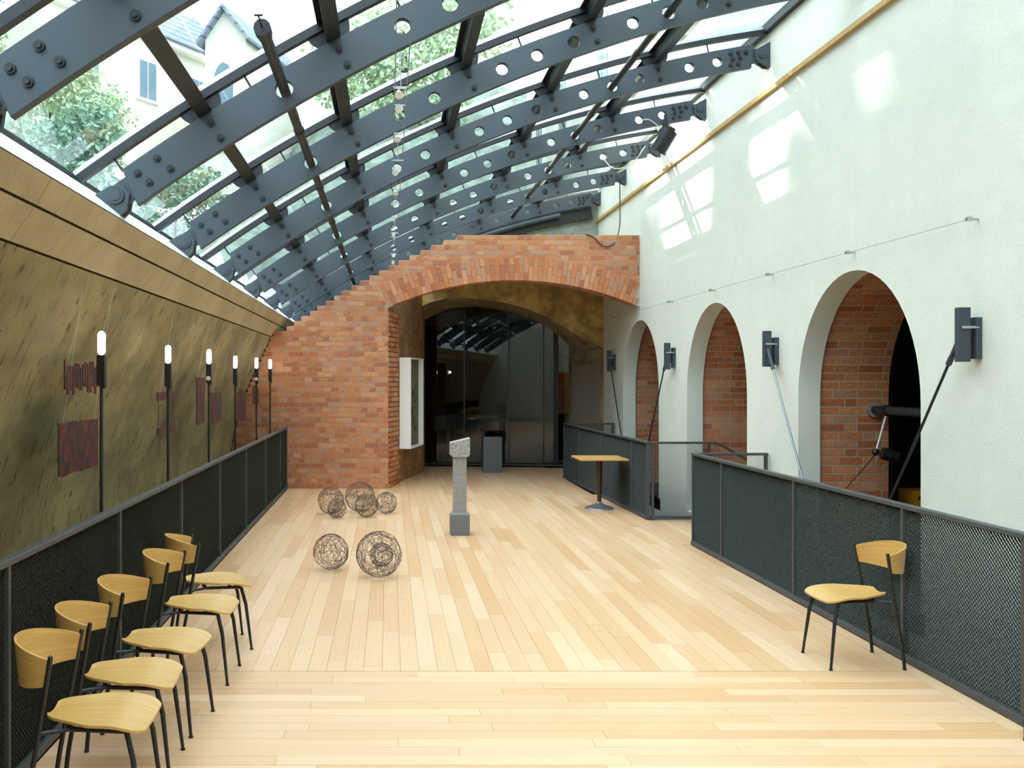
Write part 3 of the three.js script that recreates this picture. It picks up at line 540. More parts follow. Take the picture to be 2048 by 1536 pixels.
// ---------------------------------------------------------------- chairs
function makeChair(label) {
  const t = thing('plywood_chair', label, 'chair', [0, 0, 0], 0, 'plywood chairs with thin black legs');
  // faces +x; origin on the floor in the middle of its feet
  const seatPts = [];
  const nS = 40, nT = 12, half = (u) => 0.212 - 0.1 * Math.max(0, (0.48 - u) / 0.48) - 0.05 * Math.pow(Math.max(0, (u - 0.8) / 0.2), 3), thick = 0.011;
  const surf = (u, v) => { const round = u < 0.13 ? Math.sqrt(Math.max(0, 1 - Math.pow((0.13 - u) / 0.13, 2))) * 0.35 + 0.65 : 1; const z = v * half(u) * round, x = -0.175 + 0.41 * u; const y = 0.452 - 0.03 * Math.pow(Math.max(0, u - 0.6) / 0.4, 2) - 0.014 * (1 - v * v) * (1 - 0.5 * u) + 0.012 * (0.5 - u); return V(x, y, z); };
  const pos = [], uv = [], idx = [];
  for (const k of [0, 1]) for (let i = 0; i <= nS; i++) for (let j = 0; j <= nT; j++) { const p = surf(i / nS, -1 + 2 * j / nT); pos.push(p.x, p.y - k * thick, p.z); uv.push(j / nT * 0.9, i / nS * 0.5); }
  const w = nT + 1, off = (nS + 1) * w;
  for (let i = 0; i < nS; i++) for (let j = 0; j < nT; j++) { const a = i * w + j; idx.push(a, a + 1, a + w, a + 1, a + w + 1, a + w, off + a, off + a + w, off + a + 1, off + a + 1, off + a + w, off + a + w + 1); }
  const rim = []; for (let i = 0; i < nS; i++) rim.push([i * w, (i + 1) * w], [(i + 1) * w + nT, i * w + nT]); for (let j = 0; j < nT; j++) rim.push([j + 1, j], [nS * w + j, nS * w + j + 1]);
  for (const [a, b] of rim) idx.push(a, b, off + a, b, off + b, off + a);
  const sg = () => { const g = new THREE.BufferGeometry(); g.setAttribute('position', new THREE.Float32BufferAttribute(pos, 3)); g.setAttribute('uv', new THREE.Float32BufferAttribute(uv, 2)); g.setIndex(idx); return toCreasedNormals(g, 0.7); };
  const dbl = M.seat;
  part('seat', sg(), dbl, t);
  // backrest: a bent band whose ends reach forward to the posts
  const bp = [], bu = [], bi = [], nB = 28, nH = 5, th = 0.01;
  const back = (a, h, k) => {                           // a -1..1 round the back, h 0..1 up
    const ang = a * Math.PI / 2, wide = Math.cos(ang), dep = 0.16 + 0.04 * h - k * th, xe = -0.139 + 0.018 * h;
    const y0 = 0.6 - 0.025 * wide, y1 = 0.705 + 0.055 * wide;
    return V(xe - dep * wide, y0 + (y1 - y0) * h, (0.202 + 0.008 * h - k * th) * Math.sin(ang));
  };
  for (const k of [0, 1]) for (let i = 0; i <= nB; i++) for (let j = 0; j <= nH; j++) { const p = back(-1 + 2 * i / nB, j / nH, k); bp.push(p.x, p.y, p.z); bu.push(j / nH * 0.4, i / nB * 1.0); }
  const bw = nH + 1, bo = (nB + 1) * bw;
  for (let i = 0; i < nB; i++) for (let j = 0; j < nH; j++) { const a = i * bw + j; bi.push(a, a + bw, a + 1, a + 1, a + bw, a + bw + 1, bo + a, bo + a + 1, bo + a + bw, bo + a + 1, bo + a + bw + 1, bo + a + bw); }
  const brim = []; for (let i = 0; i < nB; i++) brim.push([(i + 1) * bw, i * bw], [i * bw + nH, (i + 1) * bw + nH]); for (let j = 0; j < nH; j++) brim.push([j, j + 1], [nB * bw + j + 1, nB * bw + j]);
  for (const [a, b] of brim) bi.push(a, b, bo + a, b, bo + b, bo + a);
  const bg = new THREE.BufferGeometry(); bg.setAttribute('position', new THREE.Float32BufferAttribute(bp, 3)); bg.setAttribute('uv', new THREE.Float32BufferAttribute(bu, 2)); bg.setIndex(bi);
  part('backrest', toCreasedNormals(bg, 0.7), dbl, t);
  for (const s of [-1, 1]) {
    part('front_leg', merge([rod(V(0.165, 0.412, s * 0.165), V(0.195, 0.3, s * 0.178), 0.0115), rod(V(0.195, 0.3, s * 0.178), V(0.23, 0.006, s * 0.2), 0.0115, 8, 0.008), rod(V(0.23, 0.0, s * 0.2), V(0.23, 0.008, s * 0.2), 0.012)]), M.black, t);
    part('back_post', merge([tube([V(-0.23, 0.004, s * 0.2), V(-0.215, 0.15, s * 0.198), V(-0.185, 0.32, s * 0.196), V(-0.155, 0.5, s * 0.2), V(-0.118, 0.715, s * 0.212)], 0.0105, 8, 24), new THREE.SphereGeometry(0.0105, 8, 6).translate(-0.118, 0.715, s * 0.212), rod(V(-0.23, 0, s * 0.2), V(-0.23, 0.008, s * 0.2), 0.012)]), M.black, t);
    part('seat_rail', merge([rod(V(-0.165, 0.415, s * 0.196), V(-0.06, 0.414, s * 0.14), 0.009), rod(V(-0.06, 0.414, s * 0.14), V(0.165, 0.412, s * 0.165), 0.0105), rod(V(0.09, 0.412, s * 0.15), V(0.09, 0.433, s * 0.15), 0.013), rod(V(-0.07, 0.412, s * 0.13), V(-0.07, 0.432, s * 0.12), 0.011)]), M.black, t);
  }
  part('cross_rail', merge([rod(V(0.1, 0.41, -0.16), V(0.1, 0.41, 0.16), 0.008), rod(V(-0.07, 0.412, -0.14), V(-0.07, 0.412, 0.14), 0.008)]), M.black, t);
  return t;
}
{
  const c1 = makeChair('plywood chair nearest the camera in the row along the left railing');
  const place = (c, x, d, turn) => { c.position.set(x, 0, -d); c.rotation.y = turn; };
  place(c1, -1.2, 4.1, 0.02);
  const spots = [[-1.215, 4.64, 0.06, 'second plywood chair from the camera in the row along the left railing'], [-1.2, 5.24, -0.1, 'middle plywood chair of the five along the left railing'], [-1.17, 6.08, -0.03, 'fourth plywood chair from the camera in the row along the left railing'], [-1.19, 6.78, 0.3, 'farthest plywood chair of the left row, turned slightly towards the camera'], [2.958, 6.38, Math.PI + 0.02, 'single plywood chair standing by the right railing']];
  for (const [x, d, a, label] of spots) place(copyOf(c1, 'plywood_chair', label), x, d, a);
}

// ---------------------------------------------------------------- small table, stone lectern, plinth
{
  const t = thing('bistro_table', 'small square wooden table on a dark pedestal with a silver foot', 'table', [2.93, 0, -13.9]);
  part('table_top', (() => { const g = new RoundedBoxGeometry(0.66, 0.025, 0.7, 2, 0.006); g.translate(0, 0.7, 0); return g; })(), M.tableTop, t);
  part('column', new THREE.CylinderGeometry(0.048, 0.028, 0.6, 20).translate(0, 0.388, 0), M.brownWood, t);
  const foot = new THREE.LatheGeometry([[0.0, 0.1], [0.028, 0.1], [0.034, 0.085], [0.05, 0.07], [0.12, 0.042], [0.19, 0.018], [0.2, 0.008], [0.2, 0]].map(([r, y]) => new THREE.Vector2(r, y)).reverse(), 32);
  part('foot', foot, M.castAlu, t);
}
{
  const t = thing('stone_lectern', 'slender grey stone post with a sloping head in mid floor', 'stone post', [0.825, 0, -11.6]);
  const base = new RoundedBoxGeometry(0.22, 0.24, 0.22, 2, 0.006); base.translate(0, 0.12, 0); part('base', base, M.stoneDark, t);
  const neck = new THREE.CylinderGeometry(0.11 * Math.SQRT2 * 0.74, 0.11 * Math.SQRT2 * 0.97, 0.022, 4, 1); neck.rotateY(Math.PI / 4); neck.translate(0, 0.251, 0); part('moulding', neck, M.stone, t);
  const sh = new RoundedBoxGeometry(0.152, 0.66, 0.152, 2, 0.008); sh.translate(0, 0.585, 0); part('shaft', sh, M.stone, t);
  const head = new THREE.ExtrudeGeometry(poly([[-0.108, 0.925], [-0.085, 0.905], [0.085, 0.905], [0.108, 0.925], [0.108, 1.115], [-0.108, 1.062]]), { depth: 0.2, bevelEnabled: true, bevelSize: 0.004, bevelThickness: 0.004, bevelSegments: 1 }); head.translate(0, 0, -0.1); part('head', metricUV(head), M.stone, t);
}
one('grey_plinth', box(1.82, 2.18, 0, 0.68, -19.55, -19.19), M.acrylic, 'low grey plinth on the floor in front of the dark glass', 'plinth');

// white deep frame on the splayed wall
{
  const t = thing('box_frame', 'tall white box frame with a rough panel, on the splayed pier', 'picture frame', [0.229 * 0.78, 0.6, -(16.44 + 0.973 * 0.78)], Math.PI / 2 - Math.atan2(0.229, 0.973));
  const L = 1.12, H = 1.57, T = 0.21, e = 0.025;       // local x runs along the wall, z stands out from it
  part('side', box(0, e, 0, H, 0.01, T), M.white, t); part('side', box(L - e, L, 0, H, 0.01, T), M.white, t);
  part('top', box(e, L - e, H - e, H, 0.01, T), M.white, t); part('bottom', box(e, L - e, 0, e, 0.01, T), M.white, t);
  part('relief_panel', box(e, L - e, e, H - e, 0.01, 0.12), M.artGround, t);
  const g = []; for (let i = 0; i < 26; i++) { const x = 0.2 + 0.5 * rnd(), y = 0.12 + rnd() * 0.9; g.push(new THREE.IcosahedronGeometry(rr(0.02, 0.06), 0).scale(0.6, 1.6, 0.35).translate(x, y, 0.125)); }
  part('relief_texture', merge(g), M.joint, t);
}

// ---------------------------------------------------------------- wire balls
function wireBall(label, x, d, r) {
  const gs = [], n = Math.round(12 + r * 100);
  for (let i = 0; i < n; i++) {
    const ax = V(rr(-1, 1), rr(-1, 1), rr(-1, 1)).normalize(), u = V(0, 1, 0).cross(ax).normalize(), v = ax.clone().cross(u), tilt = rr(-0.75, 0.75), pts = [], ph = rr(0, 6), f = 3 + Math.floor(rnd() * 4), amp = rr(0.1, 0.3);
    for (let k = 0; k < 26; k++) { const a = k / 26 * Math.PI * 2, h = tilt + amp * Math.sin(f * a + ph); const p = u.clone().multiplyScalar(Math.cos(a)).addScaledVector(v, Math.sin(a)).addScaledVector(ax, h).normalize().multiplyScalar(r * rr(0.96, 1.0) - 0.003); pts.push(p); }
    gs.push(tube(pts, 0.0015, 4, 64, true));
  }
  const g = merge(gs); g.computeBoundingBox(); const m = one('wire_ball', g, M.wire, label, 'wire ball', 'rusty wire balls on the floor');
  m.position.set(x, -g.boundingBox.min.y + 0.0005, -d);
}
wireBall('rusty wire ball alone at the near left of the group', -0.543, 9.44, 0.172);
wireBall('largest rusty wire ball at the front, with a small one behind it', -0.086, 9.08, 0.213);
wireBall('small rusty wire ball seen through the largest one at the front', -0.068, 9.6, 0.118);
wireBall('leftmost rusty wire ball of the back cluster by the brick wall', -0.766, 13.33, 0.182);
wireBall('smallest rusty wire ball at the left front of the back cluster', -0.665, 12.93, 0.128);
wireBall('big rusty wire ball in the middle of the back cluster', -0.386, 13.56, 0.207);
wireBall('rusty wire ball in front of the big one in the back cluster', -0.285, 13.04, 0.158);
wireBall('rightmost rusty wire ball of the back cluster', -0.03, 13.36, 0.15);

// ---------------------------------------------------------------- torch lamps on poles left of the railing
{
  const D = [6.62, 8.62, 10.58, 12.4, 14.39, 16.05], top = [2.118, 2.093, 2.117, 2.09, 2.11, 2.12];
  const lbl = ['pole lamp with a glowing tube nearest the camera, beside the rust hangings', 'second pole lamp from the camera, behind the ladder-like hanging', 'third pole lamp from the camera, with a white disc on its holder', 'fourth pole lamp from the camera along the concrete wall', 'fifth pole lamp from the camera, with a white disc near the brick', 'farthest pole lamp in front of the brick corner'];
  D.forEach((d, i) => {
    const t = thing('pole_lamp', lbl[i], 'lamp', [-1.9, 0, -d], 0, 'pole lamps along the left wall'), h = top[i];
    part('pole', merge([rod(V(0, -0.2, 0), V(0, h - 0.36, 0), 0.0115, 8), box(0, 0.21, -0.2, -0.16, -0.015, 0.015)]), M.black, t);
    const hold = new THREE.ExtrudeGeometry(poly([[-0.032, h - 0.16], [0.02, h - 0.16], [0.02, h - 0.375], [0.005, h - 0.385], [-0.032, h - 0.35]]), { depth: 0.05, bevelEnabled: false }); hold.translate(0.006, 0, -0.025); part('holder', hold, M.black, t);
    const bulb = new THREE.CapsuleGeometry(0.026, 0.108, 6, 14); bulb.translate(0, h - 0.08, 0); const b = part('light_tube', bulb, M.bulb, t); b.castShadow = false;
    if (i === 2 || i === 4) part('disc', new THREE.CylinderGeometry(0.024, 0.024, 0.012, 18).rotateX(Math.PI / 2).translate(0, h - 0.31, 0.032), M.opal, t);
    const l = new THREE.PointLight(new THREE.Color(1, 0.9, 0.72), 0.12); l.position.set(0.06, h - 0.08, 0); l.castShadow = true; l.shadow.radius = 2; t.add(l); l.name = 'lamp_light';
  });
}
// rust coloured strip hangings in front of the concrete
function hanging(label, x, d0, d1, y0, y1, n, ragged, kind) {
  const t = thing('rust_hanging', label, 'wall hanging', [x, (y0 + y1) / 2, -(d0 + d1) / 2], 0, 'rust hangings before the concrete wall'), L = d1 - d0, H = y1 - y0;
  if (kind === 'ladder') {
    part('bar', box(-0.006, 0.006, H / 2 - 0.075, H / 2, -L / 2, L / 2), M.rust, t); part('bar', box(-0.006, 0.006, -H / 2, -H / 2 + 0.06, -L / 2, L / 2), M.rust, t);
    for (const z of [-L * 0.45, -L * 0.33, L * 0.45]) part('cord', rod(V(0, -H / 2 + 0.03, z), V(0, H / 2 - 0.03, z), 0.004, 5), M.wire, t);
  } else for (let i = 0; i < n; i++) { const w = L / n, z = -L / 2 + (i + 0.5) * w; part('strip', box(-0.004, 0.004, -H / 2 + rr(0, ragged), H / 2 - rr(0, ragged), z - w * (ragged > 0.05 ? 0.38 : 0.49), z + w * (ragged > 0.05 ? 0.38 : 0.49)), M.rust, t); }
  for (const z of [-L * 0.4, L * 0.4]) { const top = 2.46; part('thread', rod(V(0, H / 2 - 0.02, z), V(0.14, top - (y0 + y1) / 2, z), 0.0012, 4), M.paleCable, t); }
}
hanging('ragged bundle of rust coloured strips left of the nearest lamp', -2.06, 6.35, 7.1, 1.69, 1.935, 14, 0.06);
hanging('large rectangular rust coloured panel low beside the nearest lamp', -2.12, 6.42, 7.28, 1.16, 1.52, 9, 0.015);
hanging('ladder-like rust hanging with two bars, at the second lamp', -2.06, 8.92, 9.62, 1.3, 1.68, 0, 0, 'ladder');
hanging('narrow upright rust strip left of the third lamp', -2.06, 10.72, 11.2, 1.3, 1.83, 2, 0.03);
hanging('short wide rust hanging right of the third lamp', -2.04, 11.5, 12.2, 1.28, 1.64, 5, 0.03);
hanging('dark rust hanging at the fourth lamp where concrete meets brick', -2.04, 13.5, 14.3, 1.2, 1.68, 8, 0.08);
hanging('last small rust hanging between the two farthest lamps', -2.04, 15.0, 15.7, 1.35, 1.72, 6, 0.08);

// ---------------------------------------------------------------- tension brackets and rods on the white wall
{
  const list = [[7.0, 8.75, 2.11, 'black tension bracket with rod right of the nearest arch'], [10.62, 9.05, 2.12, 'black tension bracket with rod between the nearest and middle arches'], [14.42, 16.2, 2.13, 'black tension bracket with rod between the middle and farthest arches'], [18.2, 16.6, 2.13, 'black tension bracket with rod beyond the farthest arch, in the passage']];
  for (const [d, target, y, label] of list) {
    const t = thing('tension_bracket', label, 'bracket', [XW, y, -d], 0, 'tension brackets on the white wall'), s = target > d ? -1 : 1;
    part('wall_plate', box(-0.045, 0.0, -0.17, 0.12, -0.045, 0.045), M.steel, t);
    part('upright', box(-0.15, -0.072, -0.19, 0.19, -0.03, 0.03), M.steel, t);
    part('pin', rod(V(-0.14, 0.05, 0.035), V(-0.02, 0.05, 0.035), 0.012), M.chrome, t);
    part('spacer', box(-0.08, -0.04, -0.1, 0.05, -0.02, 0.02), M.black, t);
    const a = V(-0.11, 0.0, s * 0.02), b = V(-0.11, -y - 0.12, s * Math.abs(target - d)), dir = b.clone().sub(a).normalize(), c = a.clone().addScaledVector(dir, 0.24);
    part('fork', merge([rod(a, c, 0.018), rod(V(-0.11, -0.13, s * 0.01), c.clone().addScaledVector(dir, -0.02), 0.009), rod(a.clone().addScaledVector(dir, 0.2), a.clone().addScaledVector(dir, 0.26), 0.021)]), M.steel, t);
    part('rod', rod(c, b, 0.0105), d === 10.62 ? M.castAlu : M.steelDark, t);
  }
  for (const [d, label] of [[8.9, 'dark steel beam under the railing at the nearest arch'], [16.4, 'dark steel beam under the railing at the farthest arch']]) one('support_beam', box(3.18, XW + 0.01, -0.28, -0.12, -d - 0.3, -d + 0.3), M.steelDark, label, 'beam', 'beams carrying the floor edge');
}
// wire on small clips along the wall
{
  const D = [18.19, 14.5, 12.62, 10.72, 8.85, 7.0], yC = 2.918;
  const lbl = ['wire clip farthest away, inside the dark passage', 'wire clip just right of the brick wall', 'wire clip above the middle arch, left side', 'wire clip above the gap between nearest and middle arches', 'wire clip above the nearest arch', 'wire clip nearest the camera, at the right of the white wall'];
  D.forEach((d, i) => { const t = thing('wire_clip', 'small steel ' + lbl[i], 'clip', [XW, yC, -d], 0, 'clips holding the wall wire'); part('stem', rod(V(0, 0, 0), V(-0.075, 0, 0), 0.008), M.chrome, t); part('jaw', box(-0.085, -0.045, -0.012, 0.014, -0.016, 0.016), M.chrome, t); part('screw', rod(V(-0.06, 0, 0), V(-0.06, 0.025, 0), 0.005), M.chrome, t); });
  one('wall_wire', rod(V(XW - 0.065, yC, -18.19), V(XW - 0.065, yC, -7.0), 0.0022, 5), M.castAlu, 'thin steel wire stretched along the white wall above the arches', 'wire');
}

// ---------------------------------------------------------------- cable lights under the roof
{
  const y = 3.7;
  one('light_cable', rod(V(0.04, y + 0.02, -4.0), V(0.05, y, -16.44), 0.0035, 5), M.castAlu, 'left one of two thin overhead cables carrying small spots', 'cable', 'overhead light cables');
  one('light_cable', rod(V(0.125, y + 0.02, -4.0), V(0.11, y, -16.44), 0.0035, 5), M.castAlu, 'right one of two thin overhead cables carrying small spots', 'cable', 'overhead light cables');
  const D = [6.55, 6.95, 7.75, 9.1, 10.0, 11.7, 13.0, 15.2, 16.1], nth = ['nearest', 'second nearest', 'third nearest', 'fourth nearest', 'middle', 'fourth from the brick', 'third from the brick', 'second from the brick', 'last, at the brick steps'];
  D.forEach((d, i) => {
    const t = thing('cable_spot', 'small white spot lamp on the overhead cables, ' + nth[i], 'spot lamp', [0.08, y, -d], rr(-0.5, 0.5), 'spots on the overhead cables');
    t.scale.setScalar(0.85);
    part('cross_bar', rod(V(-0.05, 0.004, 0), V(0.05, 0.004, 0), 0.004, 6), M.chrome, t);
    const c = new THREE.LatheGeometry([[0.006, 0.0], [0.014, 0.006], [0.03, 0.04], [0.034, 0.05], [0.0, 0.046]].map(([r, h]) => new THREE.Vector2(r, h)), 18); c.rotateX(i % 2 ? 1.9 : 2.5); c.translate(-0.015, -0.02, 0.0); part('reflector', c, M.opal, t);
    part('hanger', rod(V(-0.015, 0.0, 0), V(-0.015, -0.025, 0), 0.006, 6), M.chrome, t);
  });
  for (const [i, d] of [6.51, 8.69, 10.87, 13.05, 15.23].entries()) one('cable_hanger', merge([rod(V(0.08, y + 0.002, -d), V(0.08, onArc(0.08) - 0.12, -d), 0.003, 5), rod(V(0.03, y, -d), V(0.13, y, -d), 0.004, 5)]), M.chrome, 'thin hanger tying the light cables to the ' + ['second nearest rib', 'third nearest rib', 'fourth nearest rib', 'rib with the stage light', 'rib behind the stage light'][i], 'hanger', 'hangers of the light cables');
}
// stage light hung from a rib by the white wall
{
  const t = thing('stage_light', 'black stage light hanging from a roof rib by the white wall', 'stage light', [3.58, onArc(3.58) - 0.05, -12.98]);
  part('clamp', merge([rod(V(0, 0.03, 0.05), V(0, -0.12, 0.05), 0.022), box(-0.03, 0.03, -0.16, -0.08, 0.02, 0.08)]), M.black, t);
  part('yoke', tube([V(-0.1, -0.3, 0.09), V(-0.09, -0.2, 0.07), V(0, -0.15, 0.05), V(0.09, -0.2, 0.07), V(0.1, -0.3, 0.09)], 0.011, 6), M.black, t);
  const q = new THREE.Quaternion().setFromEuler(new THREE.Euler(0.35, 0, -0.5));
  const bodyG = merge([new THREE.CylinderGeometry(0.1, 0.105, 0.3, 20), new THREE.CylinderGeometry(0.115, 0.115, 0.03, 20).translate(0, -0.14, 0), box(-0.03, 0.03, 0.14, 0.19, -0.07, 0.07)]); bodyG.applyQuaternion(q); bodyG.translate(-0.03, -0.32, 0.1); part('body', bodyG, M.black, t);
  part('lead', tube([V(0.02, -0.16, 0.06), V(0.1, -0.2, 0.1), V(0.11, -0.28, 0.1), V(0.05, -0.3, 0.08)], 0.006, 6, 20), M.cable, t);
  one('pale_cable', tube([V(3.25, onArc(3.25) - 0.02, -13.0), V(3.38, onArc(3.3) - 0.02, -12.98), V(3.52, onArc(3.5) - 0.17, -12.95)], 0.006, 6, 20), M.paleCable, 'pale cable looping from a rib hole to the stage light', 'cable');
  one('pale_cable', tube([V(3.25, onArc(3.25) - 0.02, -15.18), V(3.4, 4.98, -15.1), V(3.62, 5.0, -14.9), V(3.75, 5.2, -14.6)], 0.008, 6, 24), M.paleCable, 'pale cable sagging from the rib behind the stage light', 'cable');
  one('black_cable', tube([V(4.0, 5.28, -17.3), V(3.98, 4.85, -17.2), V(3.88, 4.35, -16.8), V(3.7, 4.02, -16.42), V(3.52, 3.98, -16.41), V(3.38, 4.12, -16.42), V(3.25, 4.18, -16.44)], 0.009, 6, 50), M.cable, 'black cable hanging from the roof corner over the brick wall', 'cable');
}
// pipe with spot lamp, and crates, inside the nearest arch
{
  const t = thing('dark_pipe', 'dark horizontal pipe spanning the nearest brick passage', 'pipe', [4.9, 1.49, 0]);
  part('pipe', rod(V(0, 0, -10.115), V(0, 0, -7.725), 0.042, 16), M.steelDark, t); part('flange', rod(V(0, 0, -10.12), V(0, 0, -10.07), 0.075, 20), M.stone, t);
  part('collar', rod(V(0, 0, -9.9), V(0, 0, -9.8), 0.055, 16), M.black, t);
  const s = thing('spot_lamp', 'black spot lamp on a thin white rod below the dark pipe', 'spot lamp', [4.9, 1.44, -9.85]);
  part('rod', rod(V(0, 0, 0), V(-0.1, -0.36, 0), 0.009), M.white, s); part('joint', new THREE.SphereGeometry(0.035, 12, 8).translate(-0.1, -0.36, 0), M.black, s);
  part('head', rod(V(-0.04, -0.37, 0), V(0.1, -0.41, 0.02), 0.06, 16), M.black, s);
  one('lamp_cable', tube([V(4.8, 1.07, -9.84), V(4.72, 0.9, -9.95), V(4.6, 0.72, -10.02), V(4.45, 0.5, -10.05), V(4.4, 0.0, -10.05)], 0.005, 5, 30), M.cable, 'thin dark cable hanging from the spot lamp along the brick', 'cable');
  const c = thing('yellow_crate', 'yellow crate with dark red lettering in the dark beyond the nearest arch', 'crate', [5.6, 0, -10.5]);
  part('crate', box(-0.17, 0.3, 0.46, 0.64, -0.15, 0.15), M.yellow, c);
  for (let i = 0; i < 6; i++) part('letter', box(-0.12 + i * 0.062, -0.12 + i * 0.062 + [0.03, 0.014, 0.04, 0.022, 0.04, 0.03][i], 0.545, 0.585, 0.15, 0.153), M.red, c);
  const c2 = thing('yellow_crate', 'dull yellow crate below the lettered one beyond the nearest arch', 'crate', [5.6, 0, -10.5]);
  part('crate', box(-0.17, 0.3, 0.24, 0.43, -0.15, 0.15), M.yellowDull, c2); part('rim', box(-0.18, 0.31, 0.43, 0.46, -0.16, 0.16), M.black, c2);
  const st = thing('dark_trolley', 'dark stand under the yellow crates', 'stand', [5.6, -1.6, -10.5]); part('top', box(-0.25, 0.4, 1.8, 1.84, -0.25, 0.25), M.black, st);
  for (const [x, z] of [[-0.22, -0.22], [0.37, -0.22], [-0.22, 0.22], [0.37, 0.22]]) part('leg', box(x - 0.02, x + 0.02, 0, 1.8, z - 0.02, z + 0.02), M.black, st);
}
one('floor_cable', tube([V(4.0, 0.36, -12.9), V(4.02, 0.2, -12.87), V(4.06, 0.08, -12.84), V(4.1, 0.01, -12.82)], 0.008, 6, 20), M.cable, 'dark cable curving down behind the short see-through railing', 'cable');

// ---------------------------------------------------------------- outside: terrace, slope, houses, trees
function ground(x, d) { const slope = Math.max(0, -3.5 - x), far = Math.max(0, d - 21); return Math.min(2.9 + 0.95 * slope, 9.2) * (d < 21 ? 1 : 1) + Math.min(far * 0.5, 12.5) * Math.max(0, Math.min(1, (x + 7) / 4)) + 0.12 * Math.sin(x * 1.7 + d) + 0.1 * Math.sin(d * 1.3); }
function terrain(x0, x1, d0, d1, nx, nd) {
  const pos = [], idx = [], uv = [];
  for (let j = 0; j <= nd; j++) for (let i = 0; i <= nx; i++) { const x = x0 + (x1 - x0) * i / nx, d = d0 + (d1 - d0) * j / nd; pos.push(x, ground(x, d), -d); uv.push(x, d); }
  for (let j = 0; j < nd; j++) for (let i = 0; i < nx; i++) { const a = j * (nx + 1) + i; idx.push(a, a + 1, a + nx + 1, a + 1, a + nx + 2, a + nx + 1); }
  const g = new THREE.BufferGeometry(); g.setAttribute('position', new THREE.Float32BufferAttribute(pos, 3)); g.setAttribute('uv', new THREE.Float32BufferAttribute(uv, 2)); g.setIndex(idx); g.computeVertexNormals(); return g;
}
struct('ground_terrace', box(-3.6, -2.09, 2.6, 2.98, -21, 3), M.paving, 'pale paved strip outside along the foot of the glass roof', 'pavement');
struct('ground_bank', terrain(-40, -3.4, -6, 70, 40, 60), M.grass, 'grassy bank rising outside, left of the glass roof', 'ground');
struct('ground_slope', terrain(-3.4, 30, 21, 70, 30, 40), M.grass, 'grassy slope rising behind the end of the hall', 'ground');
struct('ground_verge', box(-3.4, 4.2, 3.7, 4.02, -21.2, -19.96), M.paving, 'pale flat strip outside behind the end wall', 'ground');
function leaves(n, blobs, size) {
  const pos = [], idx = [];
  for (let i = 0; i < n; i++) {
    const [bx, by, bz, br, bh] = blobs[Math.floor(rnd() * blobs.length)];
    let p = V(rr(-1, 1), rr(-1, 1), rr(-1, 1)); if (p.length() > 1) p.normalize(); p.multiplyScalar(0.55 + 0.45 * rnd());
    const c = V(bx + p.x * br, by + p.y * bh, bz + p.z * br), u = V(rr(-1, 1), rr(-1, 1), rr(-1, 1)).normalize().multiplyScalar(size * rr(0.6, 1.2)), v = V(rr(-1, 1), rr(-1, 1), rr(-1, 1)).cross(u).normalize().multiplyScalar(size * rr(0.3, 0.6));
    const b = pos.length / 3; for (const q of [u, v, u.clone().negate(), v.clone().negate()]) pos.push(c.x + q.x, c.y + q.y, c.z + q.z); idx.push(b, b + 1, b + 2, b, b + 2, b + 3);
  }
  const g = new THREE.BufferGeometry(); g.setAttribute('position', new THREE.Float32BufferAttribute(pos, 3)); g.setIndex(idx); g.computeVertexNormals(); return g;
}
function tree(label, x, d, blobs, n, size, mat, group = 'trees outside') {
  const gy = ground(x, d), t = thing('tree', label, 'tree', [x, gy, -d], 0, group), top = Math.max(...blobs.map((b) => b[1]));
  part('trunk', rod(V(0, -0.3, 0), V(0, top, 0), 0.22, 8, 0.08), M.bark, t);
  const f = part('foliage', leaves(n, blobs, size), mat, t); f.userData.kind = 'stuff';
}
function shrub(label, x, d, r, h, n, mat) {
  const gy = ground(x, d), t = thing('shrub', label, 'shrub', [x, gy, -d], 0, 'shrubs on the bank outside');
  part('stem', rod(V(0, -0.1, 0), V(0, h * 0.6, 0), 0.04, 6, 0.02), M.bark, t);
  part('foliage', leaves(n, [[0, h * 0.55, 0, r, h * 0.5], [r * 0.4, h * 0.75, 0.2, r * 0.7, h * 0.35]], 0.075), mat, t).userData.kind = 'stuff';
}
shrub('loose green shrub on the bank below the window of the pale house', -6.6, 19.5, 1.1, 2.0, 2200, M.leaf);
shrub('dark green shrub on the bank at the left of the first glass bay', -5.2, 16.5, 0.9, 1.5, 2200, M.leafDark);
shrub('light green shrub high on the bank beside the gabled house', -7.4, 24, 1.3, 2.2, 2200, M.leaf);
shrub('broad dark shrub on the bank behind the second roof rib', -4.9, 23, 1.2, 1.8, 2200, M.leafDark);
shrub('yellow green shrub at the top left of the bank', -7.6, 17.5, 1.0, 1.8, 2200, M.leaf);
tree('tall leafy tree sparkling against the sky behind the roof middle', 0.6, 38, [[0, 3.1, 0, 2.6, 2.2], [-2.0, 2.2, 0, 2.0, 1.7], [2.2, 3.8, 0, 2.2, 2.0], [0.5, 1.2, 0, 2.5, 1.4]], 5200, 0.17, M.leaf);
